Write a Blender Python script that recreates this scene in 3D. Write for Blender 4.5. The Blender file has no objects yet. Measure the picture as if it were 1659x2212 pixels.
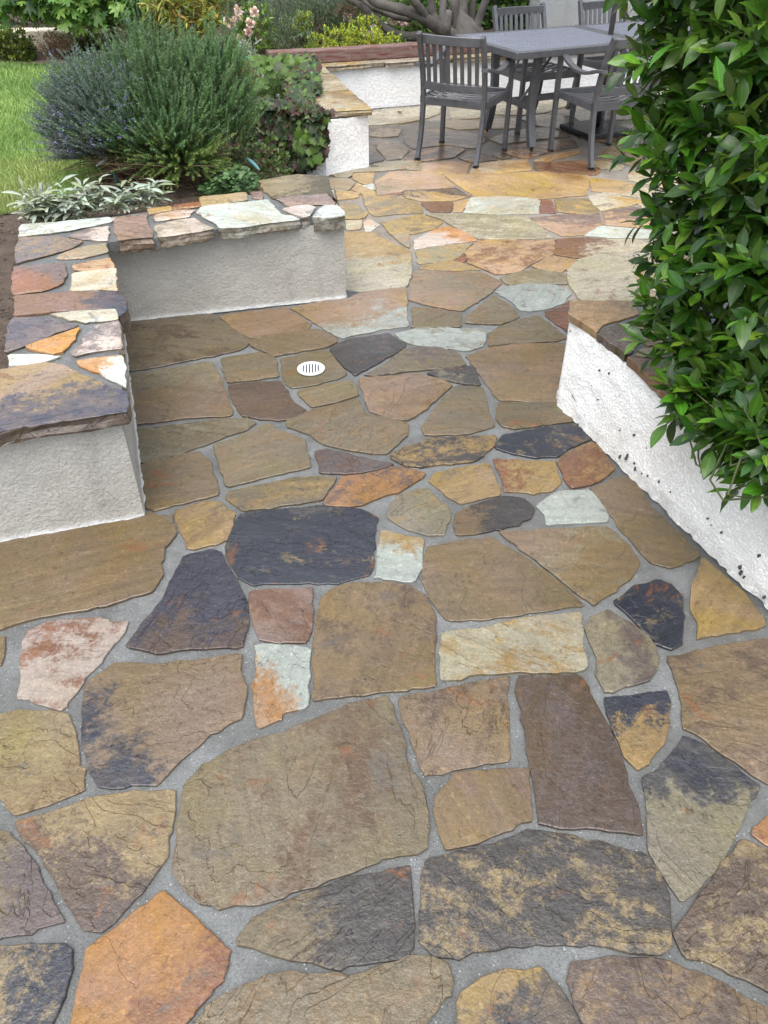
import bpy, math, random
import numpy as np
from mathutils import Vector, Matrix
random.seed(5); RG=np.random.default_rng(11)
D2R=math.radians
SC=bpy.context.scene
# ---------------------------------------------------------------- camera, light, exposure
F=1690.0; TH=D2R(39.2); H=1.7; CX=829.5; CY=1106.0
cd=bpy.data.cameras.new('camera'); cam=bpy.data.objects.new('camera',cd); SC.collection.objects.link(cam)
cam.location=(0,0,H); cam.rotation_euler=(math.pi/2-TH,0,0)
cd.sensor_fit='VERTICAL'; cd.sensor_height=36; cd.lens=36*F/2212; cd.clip_end=400; cd.clip_start=.05
SC.camera=cam
SC.render.resolution_x=768; SC.render.resolution_y=1024
W=bpy.data.worlds.new("World"); SC.world=W; W.use_nodes=True
SUN_EL,SUN_AZ=72,200
nt=W.node_tree; nt.nodes.clear()
sky=nt.nodes.new('ShaderNodeTexSky'); sky.sky_type='NISHITA'; sky.sun_disc=False
sky.sun_elevation=D2R(SUN_EL); sky.sun_rotation=D2R(SUN_AZ); sky.air_density=1.0; sky.dust_density=3.0
hs=nt.nodes.new('ShaderNodeHueSaturation'); hs.inputs['Saturation'].default_value=.38
bg=nt.nodes.new('ShaderNodeBackground'); bg.inputs['Strength'].default_value=.15
wo=nt.nodes.new('ShaderNodeOutputWorld')
nt.links.new(sky.outputs[0],hs.inputs['Color']); nt.links.new(hs.outputs[0],bg.inputs['Color']); nt.links.new(bg.outputs[0],wo.inputs[0])
sl=bpy.data.lights.new('sun','SUN'); sl.energy=1.0; sl.angle=D2R(60); sl.color=(1,.96,.9)
sun=bpy.data.objects.new('sun',sl); SC.collection.objects.link(sun)
# direction towards the sun: azimuth measured clockwise from +Y
az=D2R(SUN_AZ); el=D2R(SUN_EL)
sd=Vector((math.sin(az)*math.cos(el),math.cos(az)*math.cos(el),math.sin(el)))
sun.rotation_euler=sd.to_track_quat('Z','Y').to_euler()
vs=SC.view_settings; vs.view_transform='Standard'; vs.look='None'; vs.exposure=1.55; vs.gamma=1; vs.use_curve_mapping=False
# ---------------------------------------------------------------- helpers
def G(x,y,z=0.0):
    u=(x-CX)/F; v=(CY-y)/F; c,s=math.cos(TH),math.sin(TH)
    d=(u,c+v*s,-s+v*c); t=(z-H)/d[2]
    return (d[0]*t,d[1]*t,z)
def GY(x,y,D):
    u=(x-CX)/F; v=(CY-y)/F; c,s=math.cos(TH),math.sin(TH)
    d=(u,c+v*s,-s+v*c); t=D/d[1]
    return (d[0]*t,D,H+d[2]*t)
def PJ(p):
    p=np.asarray(p); y=p[:,1]; z=p[:,2]-H; c,s=math.cos(TH),math.sin(TH)
    f=y*c-z*s; u=y*s+z*c; f=np.maximum(f,1e-3)
    return CX+F*p[:,0]/f, CY-F*u/f, f
def lin(c,k=1.0):
    o=[]
    for v in c[:3]:
        v=v/255; o.append((v/12.92 if v<=.04045 else ((v+.055)/1.055)**2.4)*k)
    return tuple(o)
def link(o,parent=None):
    SC.collection.objects.link(o)
    if parent is not None: o.parent=parent
    return o
def tag(o,label=None,cat=None,group=None,kind=None):
    if label: o['label']=label
    if cat: o['category']=cat
    if group: o['group']=group
    if kind: o['kind']=kind
    return o
def empty(name,loc=(0,0,0),rz=0,parent=None):
    o=bpy.data.objects.new(name,None); o.location=loc; o.rotation_euler=(0,0,rz); o.empty_display_size=.05
    return link(o,parent)
def mesh(name,V,Fc,mat=None,smooth=False,attrs=None):
    me=bpy.data.meshes.new(name)
    V=np.asarray(V,dtype=np.float32)
    if isinstance(Fc,np.ndarray):
        n=Fc.shape[0];k=Fc.shape[1]
        me.vertices.add(len(V)); me.vertices.foreach_set('co',V.ravel())
        me.loops.add(n*k); me.loops.foreach_set('vertex_index',Fc.astype(np.int32).ravel())
        me.polygons.add(n); me.polygons.foreach_set('loop_start',np.arange(0,n*k,k,dtype=np.int32))
        me.polygons.foreach_set('loop_total',np.full(n,k,dtype=np.int32))
        me.update(calc_edges=True)
    else:
        me.from_pydata(V.tolist(),[],Fc); me.update()
    if smooth: me.polygons.foreach_set('use_smooth',np.ones(len(me.polygons),dtype=bool))
    if attrs:
        for k,(t,a) in attrs.items():
            at=me.attributes.new(k,t,'POINT'); a=np.asarray(a,dtype=np.float32)
            at.data.foreach_set('color' if t=='FLOAT_COLOR' else ('vector' if t=='FLOAT_VECTOR' else 'value'),a.ravel())
    if mat: me.materials.append(mat)
    return me
def ob(name,me,parent=None,loc=(0,0,0)):
    o=bpy.data.objects.new(name,me); o.location=loc
    return link(o,parent)
class MB:
    def __init__(s): s.v=[]; s.f=[]
    def add(s,v,f):
        n=len(s.v); s.v+=[tuple(p) for p in v]; s.f+=[tuple(i+n for i in q) for q in f]
    def box(s,c,d,rz=0,bev=0.0):
        x,y,z=[k/2 for k in d]; b=min(bev,x*.9,y*.9,z*.9)
        if b<=0:
            vs=[(i*x,j*y,k*z) for k in(-1,1) for j in(-1,1) for i in(-1,1)]
            fs=[(0,2,3,1),(4,5,7,6),(0,1,5,4),(2,6,7,3),(0,4,6,2),(1,3,7,5)]
        else:
            vs=[];fs=[]
            for (zz,k) in((-z,b),(-z+b,0),(z-b,0),(z,b)):
                X=x-k;Y=y-k;n=b if k==0 else b*.6
                vs+=[(-X+n,-Y,zz),(X-n,-Y,zz),(X,-Y+n,zz),(X,Y-n,zz),(X-n,Y,zz),(-X+n,Y,zz),(-X,Y-n,zz),(-X,-Y+n,zz)]
            for r in range(3):
                for i in range(8):
                    j=(i+1)%8; fs.append((r*8+i,r*8+j,r*8+8+j,r*8+8+i))
            fs.append(tuple(range(7,-1,-1))); fs.append(tuple(range(24,32)))
        cs,sn=math.cos(rz),math.sin(rz)
        s.add([(c[0]+a*cs-b_*sn,c[1]+a*sn+b_*cs,c[2]+q) for a,b_,q in vs],fs)
    def sweep(s,P,w,h,side,bev=.003):
        # rectangular section w (along side) x h, along polyline P
        side=Vector(side).normalized(); P=[Vector(p) for p in P]; rings=[]
        for i,p in enumerate(P):
            t=(P[min(i+1,len(P)-1)]-P[max(i-1,0)]).normalized(); n=t.cross(side).normalized(); sd_=n.cross(t).normalized()
            a,b=w/2,h/2; c=bev
            rings.append([p+sd_*x+n*y for x,y in((-a+c,-b),(a-c,-b),(a,-b+c),(a,b-c),(a-c,b),(-a+c,b),(-a,b-c),(-a,-b+c))])
        v=[q for r in rings for q in r]; f=[]
        for r in range(len(P)-1):
            for i in range(8):
                j=(i+1)%8; f.append((r*8+i,r*8+j,r*8+8+j,r*8+8+i))
        f.append(tuple(range(7,-1,-1))); n=(len(P)-1)*8; f.append(tuple(range(n,n+8)))
        s.add(v,f)
    def tube(s,P,R_,seg=8,jit=0):
        P=[Vector(p) for p in P]; rings=[]
        if not hasattr(R_,'__len__'): R_=[R_]*len(P)
        up=Vector((0,0,1))
        for i,p in enumerate(P):
            t=(P[min(i+1,len(P)-1)]-P[max(i-1,0)])
            t=t.normalized() if t.length>1e-9 else up
            a=t.cross(up if abs(t.z)<.9 else Vector((1,0,0))).normalized(); b=t.cross(a).normalized()
            rings.append([p+(a*math.cos(q)+b*math.sin(q))*R_[i]*(1+random.uniform(-jit,jit)) for q in [2*math.pi*k/seg for k in range(seg)]])
        v=[q for r in rings for q in r]; f=[]
        for r in range(len(P)-1):
            for i in range(seg):
                j=(i+1)%seg; f.append((r*seg+i,r*seg+seg+i,r*seg+seg+j,r*seg+j))
        f.append(tuple(range(seg))); n=(len(P)-1)*seg; f.append(tuple(range(n+seg-1,n-1,-1)))
        s.add(v,f)
    def build(s,name,mat,parent=None,smooth=False,loc=(0,0,0)):
        me=mesh(name,s.v,s.f,mat,smooth); return ob(name,me,parent,loc)
def vnoise(x,y,seed=0):
    xi=np.floor(x).astype(np.int64); yi=np.floor(y).astype(np.int64); fx=x-xi; fy=y-yi
    def h(a,b):
        n=(a*374761393+b*668265263+seed*1442695041)&0x7fffffff; n=((n^(n>>13))*1274126177)&0x7fffffff
        return ((n^(n>>16))&0xffff)/65535.0
    u=fx*fx*(3-2*fx); v=fy*fy*(3-2*fy)
    return (h(xi,yi)*(1-u)+h(xi+1,yi)*u)*(1-v)+(h(xi,yi+1)*(1-u)+h(xi+1,yi+1)*u)*v
def smoothline(P,n=5):
    P=[np.array(p,float) for p in P]; out=[]
    for i in range(len(P)-1):
        a=P[max(i-1,0)];b=P[i];c=P[i+1];d=P[min(i+2,len(P)-1)]
        for k in range(n):
            t=k/n; out.append(tuple(.5*((2*b)+(-a+c)*t+(2*a-5*b+4*c-d)*t*t+(-a+3*b-3*c+d)*t**3)))
    out.append(tuple(P[-1])); return out
# ---------------------------------------------------------------- materials
class NB:
    def __init__(s,name):
        s.m=bpy.data.materials.new(name); s.m.use_nodes=True; s.t=s.m.node_tree; s.t.nodes.clear()
        s.out=s.t.nodes.new('ShaderNodeOutputMaterial')
    def n(s,ty,**kw):
        nd=s.t.nodes.new(ty)
        for k,v in kw.items(): setattr(nd,k,v)
        return nd
    def set(s,sock,v):
        if isinstance(v,bpy.types.NodeSocket): s.t.links.new(v,sock)
        elif v is not None:
            if hasattr(sock.default_value,'__len__'):
                if not hasattr(v,'__len__'): v=(v,)*len(sock.default_value)
                if len(sock.default_value)==4 and len(v)==3: v=(*v,1)
            sock.default_value=v
    def math(s,op,a,b=None,c=None,clamp=False):
        nd=s.n('ShaderNodeMath',operation=op); nd.use_clamp=clamp
        for i,v in enumerate((a,b,c)):
            if v is not None: s.set(nd.inputs[i],v)
        return nd.outputs[0]
    def vm(s,op,a,b=None):
        nd=s.n('ShaderNodeVectorMath',operation=op); s.set(nd.inputs[0],a)
        if b is not None:
            if op=='SCALE': s.set(nd.inputs['Scale'],b)
            else: s.set(nd.inputs[1],b)
        return nd.outputs['Value'] if op in('DOT_PRODUCT','LENGTH') else nd.outputs[0]
    def noise(s,vec,scale,detail=4,rough=.5,dist=0):
        nd=s.n('ShaderNodeTexNoise'); s.set(nd.inputs['Vector'],vec); nd.inputs['Scale'].default_value=scale
        nd.inputs['Detail'].default_value=detail; nd.inputs['Roughness'].default_value=rough; nd.inputs['Distortion'].default_value=dist
        return nd.outputs['Fac']
    def vor(s,vec,scale,feat='F1'):
        nd=s.n('ShaderNodeTexVoronoi',feature=feat); s.set(nd.inputs['Vector'],vec); nd.inputs['Scale'].default_value=scale
        return nd
    def mr(s,v,a,b,c=0,d=1,sm=False):
        nd=s.n('ShaderNodeMapRange'); nd.interpolation_type='SMOOTHSTEP' if sm else 'LINEAR'
        for i,q in enumerate((v,a,b,c,d)): s.set(nd.inputs[i],q)
        return nd.outputs[0]
    def mix(s,f,a,b,blend='MIX'):
        nd=s.n('ShaderNodeMix',data_type='RGBA',blend_type=blend); s.set(nd.inputs[0],f); s.set(nd.inputs[6],a); s.set(nd.inputs[7],b)
        return nd.outputs[2]
    def attr(s,name,ty='GEOMETRY'):
        nd=s.n('ShaderNodeAttribute',attribute_type=ty); nd.attribute_name=name; return nd
    def bump(s,h,strength=.5,dist=.01,normal=None):
        nd=s.n('ShaderNodeBump'); nd.inputs['Strength'].default_value=strength; nd.inputs['Distance'].default_value=dist
        s.set(nd.inputs['Height'],h)
        if normal is not None: s.set(nd.inputs['Normal'],normal)
        return nd.outputs[0]
    def pbsdf(s,color,rough=.5,normal=None,metal=0,spec=.5,coat=0,coatr=.1):
        nd=s.n('ShaderNodeBsdfPrincipled'); s.set(nd.inputs['Base Color'],color); s.set(nd.inputs['Roughness'],rough)
        nd.inputs['Metallic'].default_value=metal; s.set(nd.inputs['Specular IOR Level'],spec)
        nd.inputs['Coat Weight'].default_value=coat; nd.inputs['Coat Roughness'].default_value=coatr
        if normal is not None: s.set(nd.inputs['Normal'],normal)
        return nd.outputs[0]
    def end(s,sh): s.t.links.new(sh,s.out.inputs[0]); return s.m
def geo_pos(b): return b.n('ShaderNodeNewGeometry').outputs['Position']
def obj_co(b): return b.n('ShaderNodeTexCoord').outputs['Object']
def wetmask(b,P,n):
    # water lying under and round the dining table
    d=b.vm('SUBTRACT',P,(1.15,6.95,0)); d=b.vm('MULTIPLY',d,(.62,.95,0)); L=b.vm('LENGTH',d)
    L=b.math('ADD',L,b.math('MULTIPLY',b.math('SUBTRACT',n,.5),1.1))
    return b.mr(L,.72,1.0,1,0,True)
def m_stone():
    b=NB('flagstone'); O=obj_co(b); P=geo_pos(b)
    ca=b.attr('ca','OBJECT').outputs['Color']; cb=b.attr('cb','OBJECT').outputs['Color']
    pa=b.n('ShaderNodeSeparateXYZ'); b.set(pa.inputs[0],b.attr('pa','OBJECT').outputs['Vector'])
    pb=b.n('ShaderNodeSeparateXYZ'); b.set(pb.inputs[0],b.attr('pb','OBJECT').outputs['Vector'])
    so=b.n('ShaderNodeSeparateXYZ'); b.set(so.inputs[0],O)
    x,y,z=so.outputs; cs,sn,seed=pb.outputs; amt,gx,gy=pa.outputs
    xr=b.math('ADD',b.math('MULTIPLY',x,cs),b.math('MULTIPLY',y,sn))
    yr=b.math('SUBTRACT',b.math('MULTIPLY',y,cs),b.math('MULTIPLY',x,sn))
    def cmb(a,bb,c):
        n=b.n('ShaderNodeCombineXYZ'); b.set(n.inputs[0],a); b.set(n.inputs[1],bb); b.set(n.inputs[2],c); return n.outputs[0]
    zs=b.math('ADD',seed,z)
    Pn=cmb(x,y,zs); Ps=cmb(xr,b.math('MULTIPLY',yr,b.mr(b.math('FRACT',b.math('MULTIPLY',seed,.613)),0,1,1.0,2.6)),zs); Pst=cmb(xr,b.math('MULTIPLY',yr,7),zs)
    n1=b.noise(Ps,4.2,5,.6,.5); n2=b.noise(Pn,24,7,.7,.3)
    grad=b.math('ADD',b.math('MULTIPLY',x,gx),b.math('MULTIPLY',y,gy))
    t=b.math('ADD',b.math('MULTIPLY',b.math('SUBTRACT',n1,.5),6.5),b.math('MULTIPLY',b.math('SUBTRACT',n2,.5),5.5))
    t=b.math('ADD',t,b.math('MULTIPLY',b.math('SUBTRACT',b.noise(Pn,95,5,.75),.5),4.0))
    t=b.math('ADD',t,b.math('MULTIPLY',b.math('SUBTRACT',amt,.5),3)); t=b.math('ADD',t,grad)
    mask=b.mr(t,-.75,.75,0,1,True); mask=b.math('MULTIPLY',mask,b.mr(b.noise(Pn,11,4,.6),.3,.62,.62,1))
    # softer third tone between the two
    n7=b.noise(Pn,3.0,4,.55,.8)
    hv=b.n('ShaderNodeHueSaturation'); b.set(hv.inputs['Color'],ca); b.set(hv.inputs['Hue'],b.mr(n7,.3,.7,.488,.515)); b.set(hv.inputs['Saturation'],b.mr(n7,.3,.7,.72,1.12))
    col=b.mix(mask,hv.outputs[0],cb)
    n3=b.noise(Pst,5,6,.6); tone=b.mr(n3,.3,.7,.84,1.16)
    n8=b.noise(Pn,1.9,3,.5); tone=b.math('MULTIPLY',tone,b.mr(n8,.3,.7,.84,1.16))
    grain=b.noise(Pn,190,3,.7); tone=b.math('MULTIPLY',tone,b.mr(grain,.3,.7,.86,1.14)); n9=b.noise(Pn,105,6,.8); tone=b.math('MULTIPLY',tone,b.mr(n9,.32,.68,.82,1.18))
    n5=b.noise(Pn,55,5,.72); tone=b.math('MULTIPLY',tone,b.mr(n5,.56,.68,1,1.42,True)); tone=b.math('MULTIPLY',tone,b.mr(n5,.31,.43,.55,1,True))
    crk=b.noise(Ps,2.8,8,.52,.6); ln=b.math('ABSOLUTE',b.math('SUBTRACT',crk,.4625)); gate=b.mr(b.noise(Pn,4,2),.46,.6,0,1,True)
    line=b.math('MULTIPLY',b.mr(ln,0,.006,1,0,True),b.math('MULTIPLY',gate,.7)); tone=b.math('MULTIPLY',tone,b.mr(line,0,1,1,.9))
    col=b.mix(1.0,col,cmb(tone,tone,tone),'MULTIPLY')
    rs=b.math('ADD',b.noise(Pn,6,5,.65,.6),b.math('MULTIPLY',b.noise(Ps,30,5,.7),.25)); col=b.mix(b.mr(rs,.74,.82,0,.6,True),col,lin((150,98,56),.42)); col=b.mix(b.mr(rs,.50,.44,0,.55,True),col,lin((104,98,92),.44))
    sdf=b.attr('side').outputs['Fac']; col=b.mix(b.math('MULTIPLY',sdf,b.mr(n2,.3,.7,.35,.95)),col,lin((124,104,78),.42))
    rim=b.attr('rim').outputs['Fac']
    rm=b.math('MULTIPLY',b.mr(b.math('ADD',rim,b.math('MULTIPLY',b.math('SUBTRACT',n5,.5),1.6)),.75,1.35,0,.5,True),1.0)
    col=b.mix(rm,col,lin((132,128,118),.5))
    wet=wetmask(b,P,b.noise(P,2.5,3))
    col=b.mix(wet,col,b.mix(1.0,col,(.62,.50,.38),'MULTIPLY'))
    # cleft relief: stepped layers + rough grain
    st=b.n('ShaderNodeValToRGB'); cr=st.color_ramp
    cr.elements[0].position=.30; cr.elements[0].color=(0,0,0,1); cr.elements[1].position=.74; cr.elements[1].color=(1,1,1,1)
    for p,v in((.38,.06),(.385,.22),(.46,.28),(.465,.55),(.55,.62),(.555,.86),(.64,.92)):
        e=cr.elements.new(p); e.color=(v,v,v,1)
    b.set(st.inputs[0],crk)
    h=b.math('ADD',b.math('MULTIPLY',st.outputs[0],.65),b.math('MULTIPLY',b.noise(Pn,38,6,.65),.38))
    h=b.math('SUBTRACT',h,b.math('MULTIPLY',line,.12))
    rel=b.math('FRACT',b.math('MULTIPLY',seed,.377)); rel=b.mr(rel,0,1,.25,1.3); h=b.math('MULTIPLY',h,rel)
    nrm=b.bump(h,1.0,.015); nrm=b.bump(b.math('ADD',n5,grain),.34,.0022,nrm)
    ro=b.math('ADD',.23,b.math('MULTIPLY',b.math('SUBTRACT',b.noise(Pn,7,4),.5),.45)); ro=b.math('SUBTRACT',ro,b.math('MULTIPLY',wet,.26))
    return b.end(b.pbsdf(col,b.math('MAXIMUM',ro,.09),nrm,spec=.5))
def m_mortar():
    b=NB('mortar'); P=geo_pos(b)
    sp=b.n('ShaderNodeSeparateXYZ'); b.set(sp.inputs[0],P)
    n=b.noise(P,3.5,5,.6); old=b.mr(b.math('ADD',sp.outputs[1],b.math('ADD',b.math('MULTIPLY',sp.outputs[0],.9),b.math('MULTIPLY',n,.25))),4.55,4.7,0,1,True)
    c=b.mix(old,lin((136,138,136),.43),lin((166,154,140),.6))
    c=b.mix(b.mr(n,.42,.62,0,.55,True),c,lin((164,168,168),.50))
    c=b.mix(b.mr(b.noise(P,1.3,5,.65),.5,.68,0,.6,True),c,lin((116,118,114),.44))
    fine=b.noise(P,160,4,.75); t=b.mr(fine,.3,.7,.68,1.22); m2=b.noise(P,26,4,.6); t=b.math('MULTIPLY',t,b.mr(m2,.3,.7,.86,1.12))
    k=b.n('ShaderNodeCombineXYZ'); [b.set(k.inputs[i],t) for i in range(3)]
    c=b.mix(1.0,c,k.outputs[0],'MULTIPLY')
    v=b.vor(P,230); sc=b.n('ShaderNodeSeparateColor'); b.set(sc.inputs[0],v.outputs['Color'])
    inn=b.mr(v.outputs['Distance'],.2,.42,1,0,True)
    wh=b.math('MULTIPLY',b.mr(sc.outputs[0],.955,.965,0,.8),inn); dk=b.math('MULTIPLY',b.mr(sc.outputs[1],.91,.93,0,1),inn)
    c=b.mix(wh,c,(.5,.52,.53)); c=b.mix(dk,c,(.05,.05,.055))
    wet=wetmask(b,P,b.noise(P,2.5,3)); c=b.mix(wet,c,b.mix(1.0,c,(.5,.5,.5),'MULTIPLY'))
    hgt=b.math('ADD',fine,b.math('MULTIPLY',inn,b.mr(sc.outputs[2],.5,1,0,.5)))
    nr=b.bump(hgt,1.0,.005); nr=b.bump(m2,.5,.012,nr)
    ro=b.math('SUBTRACT',.5,b.math('MULTIPLY',wh,.35))
    return b.end(b.pbsdf(c,ro,nr,spec=.5))
def m_stucco(name,colr,kind):
    b=NB(name); P=geo_pos(b)
    if kind=='dash':     # coarse white dash coat
        n1=b.noise(P,95,4,.6,.4); n2=b.noise(P,32,5,.6); v=b.vor(P,85).outputs['Distance']
        h=b.math('ADD',b.mr(n1,.4,.62,0,1,True),b.math('MULTIPLY',n2,1.1)); h=b.math('SUBTRACT',h,b.math('MULTIPLY',v,.35))
        c=b.mix(b.mr(b.noise(P,2.2,5,.6),.45,.7,0,.35,True),colr,lin((196,186,172)))
        c=b.mix(b.mr(b.noise(P,19,3,.5,.8),.70,.725,0,.95),c,lin((70,70,68)))
        c=b.mix(b.mr(n1,.22,.33,.2,0),c,lin((120,118,112)))
        sz=b.n('ShaderNodeSeparateXYZ'); b.set(sz.inputs[0],P); c=b.mix(b.mr(b.math('ADD',sz.outputs[2],b.math('MULTIPLY',n2,-.05)),-.02,.03,.55,0),c,lin((140,136,128)))
        nr=b.bump(h,.65,.006)
    elif kind=='knock':  # skip-trowel white
        n1=b.noise(P,48,4,.6,.6); h=b.mr(n1,.44,.56,0,1,True); n2=b.noise(P,140,3,.6)
        c=b.mix(b.mr(b.noise(P,1.6,5,.6),.45,.7,0,.3,True),colr,lin((205,200,190)))
        nr=b.bump(h,.65,.006); nr=b.bump(n2,.4,.002,nr)
    else:                # fresh grey sand float
        n1=b.noise(P,88,5,.7,.3); n2=b.noise(P,34,4,.6); h=b.math('ADD',n1,b.math('MULTIPLY',n2,.6))
        c=b.mix(b.mr(b.noise(P,3.2,5,.6),.42,.66,0,.45,True),colr,lin((176,172,162),.9))
        c=b.mix(b.mr(n1,.3,.66,.3,0),c,lin((118,116,110),.8)); c=b.mix(b.mr(n1,.6,.72,0,.45),c,lin((214,214,208),.8))
        sz=b.n('ShaderNodeSeparateXYZ'); b.set(sz.inputs[0],P); c=b.mix(b.mr(b.math('ADD',sz.outputs[2],b.math('MULTIPLY',n2,.02)),.016,.03,.65,0),c,lin((226,228,228)))
        c=b.mix(b.mr(b.noise(b.vm('MULTIPLY',P,(1,1,.25)),7,5,.6),.55,.72,0,.3,True),c,lin((128,126,118)))
        nr=b.bump(h,1.0,.012)
    return b.end(b.pbsdf(c,.82,nr,spec=.35))
def m_plain(name,colr,rough=.5,nscale=30,var=.2,bump=.2,metal=0,spec=.5,bdist=.003):
    b=NB(name); O=obj_co(b); n=b.noise(O,nscale,5,.6); t=b.mr(n,.3,.7,1-var,1+var)
    k=b.n('ShaderNodeCombineXYZ'); [b.set(k.inputs[i],t) for i in range(3)]
    c=b.mix(1.0,colr,k.outputs[0],'MULTIPLY')
    return b.end(b.pbsdf(c,b.mr(n,.3,.7,rough-.07,rough+.07),b.bump(n,bump,bdist),metal,spec))
def m_leaf(name,rough=.35,trans=.3,spec=.5,vein=True,coat=0):
    b=NB(name); c=b.attr('col').outputs['Color']; O=obj_co(b); n=b.noise(O,60,3,.6)
    t=b.mr(n,.3,.7,.82,1.18); k=b.n('ShaderNodeCombineXYZ'); [b.set(k.inputs[i],t) for i in range(3)]
    c=b.mix(1.0,c,k.outputs[0],'MULTIPLY')
    if vein:
        mid=b.attr('mid').outputs['Fac']; c=b.mix(b.mr(mid,.0,.22,.45,0),c,b.mix(1.0,c,(2.4,2.1,1.8),'MULTIPLY'))
        g=b.n('ShaderNodeNewGeometry').outputs['Backfacing']; c=b.mix(b.math('MULTIPLY',g,.5),c,b.mix(.5,c,(.16,.2,.1)))
    p=b.pbsdf(c,rough,b.bump(n,.25,.002),spec=spec,coat=coat)
    tr=b.n('ShaderNodeBsdfTranslucent'); b.set(tr.inputs[0],b.mix(1.0,c,(1.5,1.5,.7),'MULTIPLY'))
    mx=b.n('ShaderNodeMixShader'); mx.inputs[0].default_value=trans; b.t.links.new(p,mx.inputs[1]); b.t.links.new(tr.outputs[0],mx.inputs[2])
    return b.end(mx.outputs[0])
M={}
M['stone']=m_stone(); M['mortar']=m_mortar()
M['white']=m_stucco('white_dash_stucco',lin((236,236,232)),'dash'); M['knock']=m_stucco('white_trowel_stucco',lin((232,233,232)),'knock')
M['grey']=m_stucco('grey_float_stucco',lin((206,203,194),.80),'float'); M['house']=m_stucco('house_stucco',lin((176,180,180),0.85),'float')
M['metal']=m_plain('powder_coated_aluminium',lin((112,113,117),.56),.36,25,.16,.08,.35)
M['dark']=m_plain('dark_metal',lin((46,48,50),0.6),.3,20,.2,.1,.3)
M['plastic']=m_plain('white_plastic',lin((212,214,216),.85),.35,30,.04,.05)
M['hole']=m_plain('drain_pipe',lin((60,62,66)),.5)
M['bark']=m_plain('grey_bark',lin((112,106,100),0.55),.85,9,.35,.9,bdist=.02)
M['twig']=m_plain('brown_twig',lin((88,70,52)),.8,40,.3,.4)
M['gtwig']=m_plain('green_twig',lin((70,82,40)),.6,40,.3,.3)
M['rtwig']=m_plain('red_vine',lin((98,54,46)),.7,40,.3,.3)
M['leaf']=m_leaf('glossy_leaf',.32,.25,.5); M['soft']=m_leaf('soft_leaf',.5,.3,.4); M['felt']=m_leaf('felted_leaf',.9,.15,.1)
M['needle']=m_leaf('needle',.5,.2,.4,vein=False); M['petal']=m_leaf('petal',.6,.05,.2,vein=False)
def m_wood():
    b=NB('weathered_red_timber'); O=obj_co(b); s=b.vm('MULTIPLY',O,(1.2,9,9)); n=b.noise(s,5,7,.65); n2=b.noise(O,9,5,.7)
    c=b.mix(b.mr(n,.35,.6,0,1,True),lin((120,66,56),.6),lin((144,120,112),.58)); c=b.mix(b.mr(n2,.58,.7,0,.8),c,lin((158,150,146),.7))
    c=b.mix(b.mr(n,.2,.34,.8,0),c,lin((58,40,38)))
    return b.end(b.pbsdf(c,.75,b.bump(n,.6,.01)))
M['wood']=m_wood()
def m_soil():
    b=NB('mulched_soil'); P=geo_pos(b); n=b.noise(P,9,7,.7); n2=b.noise(P,70,5,.7)
    c=b.mix(b.mr(n,.35,.65),lin((74,58,46),.5),lin((122,104,88),.5)); c=b.mix(b.mr(n2,.55,.7,0,.7),c,lin((150,134,116),.5)); c=b.mix(b.mr(n2,.28,.4,.7,0),c,lin((40,32,28)))
    return b.end(b.pbsdf(c,.9,b.bump(b.math('ADD',n,n2),.9,.02)))
M['soil']=m_soil()
def m_turf():
    b=NB('turf'); P=geo_pos(b); n=b.noise(P,2.2,5,.6); n2=b.noise(P,45,5,.7)
    c=b.mix(b.mr(n,.35,.65),lin((72,112,48),.5),lin((110,142,66),.5)); c=b.mix(b.mr(n2,.4,.7,0,.7),c,lin((44,72,32)))
    return b.end(b.pbsdf(c,.8,b.bump(n2,1,.02)))
M['turf']=m_turf()
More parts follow.
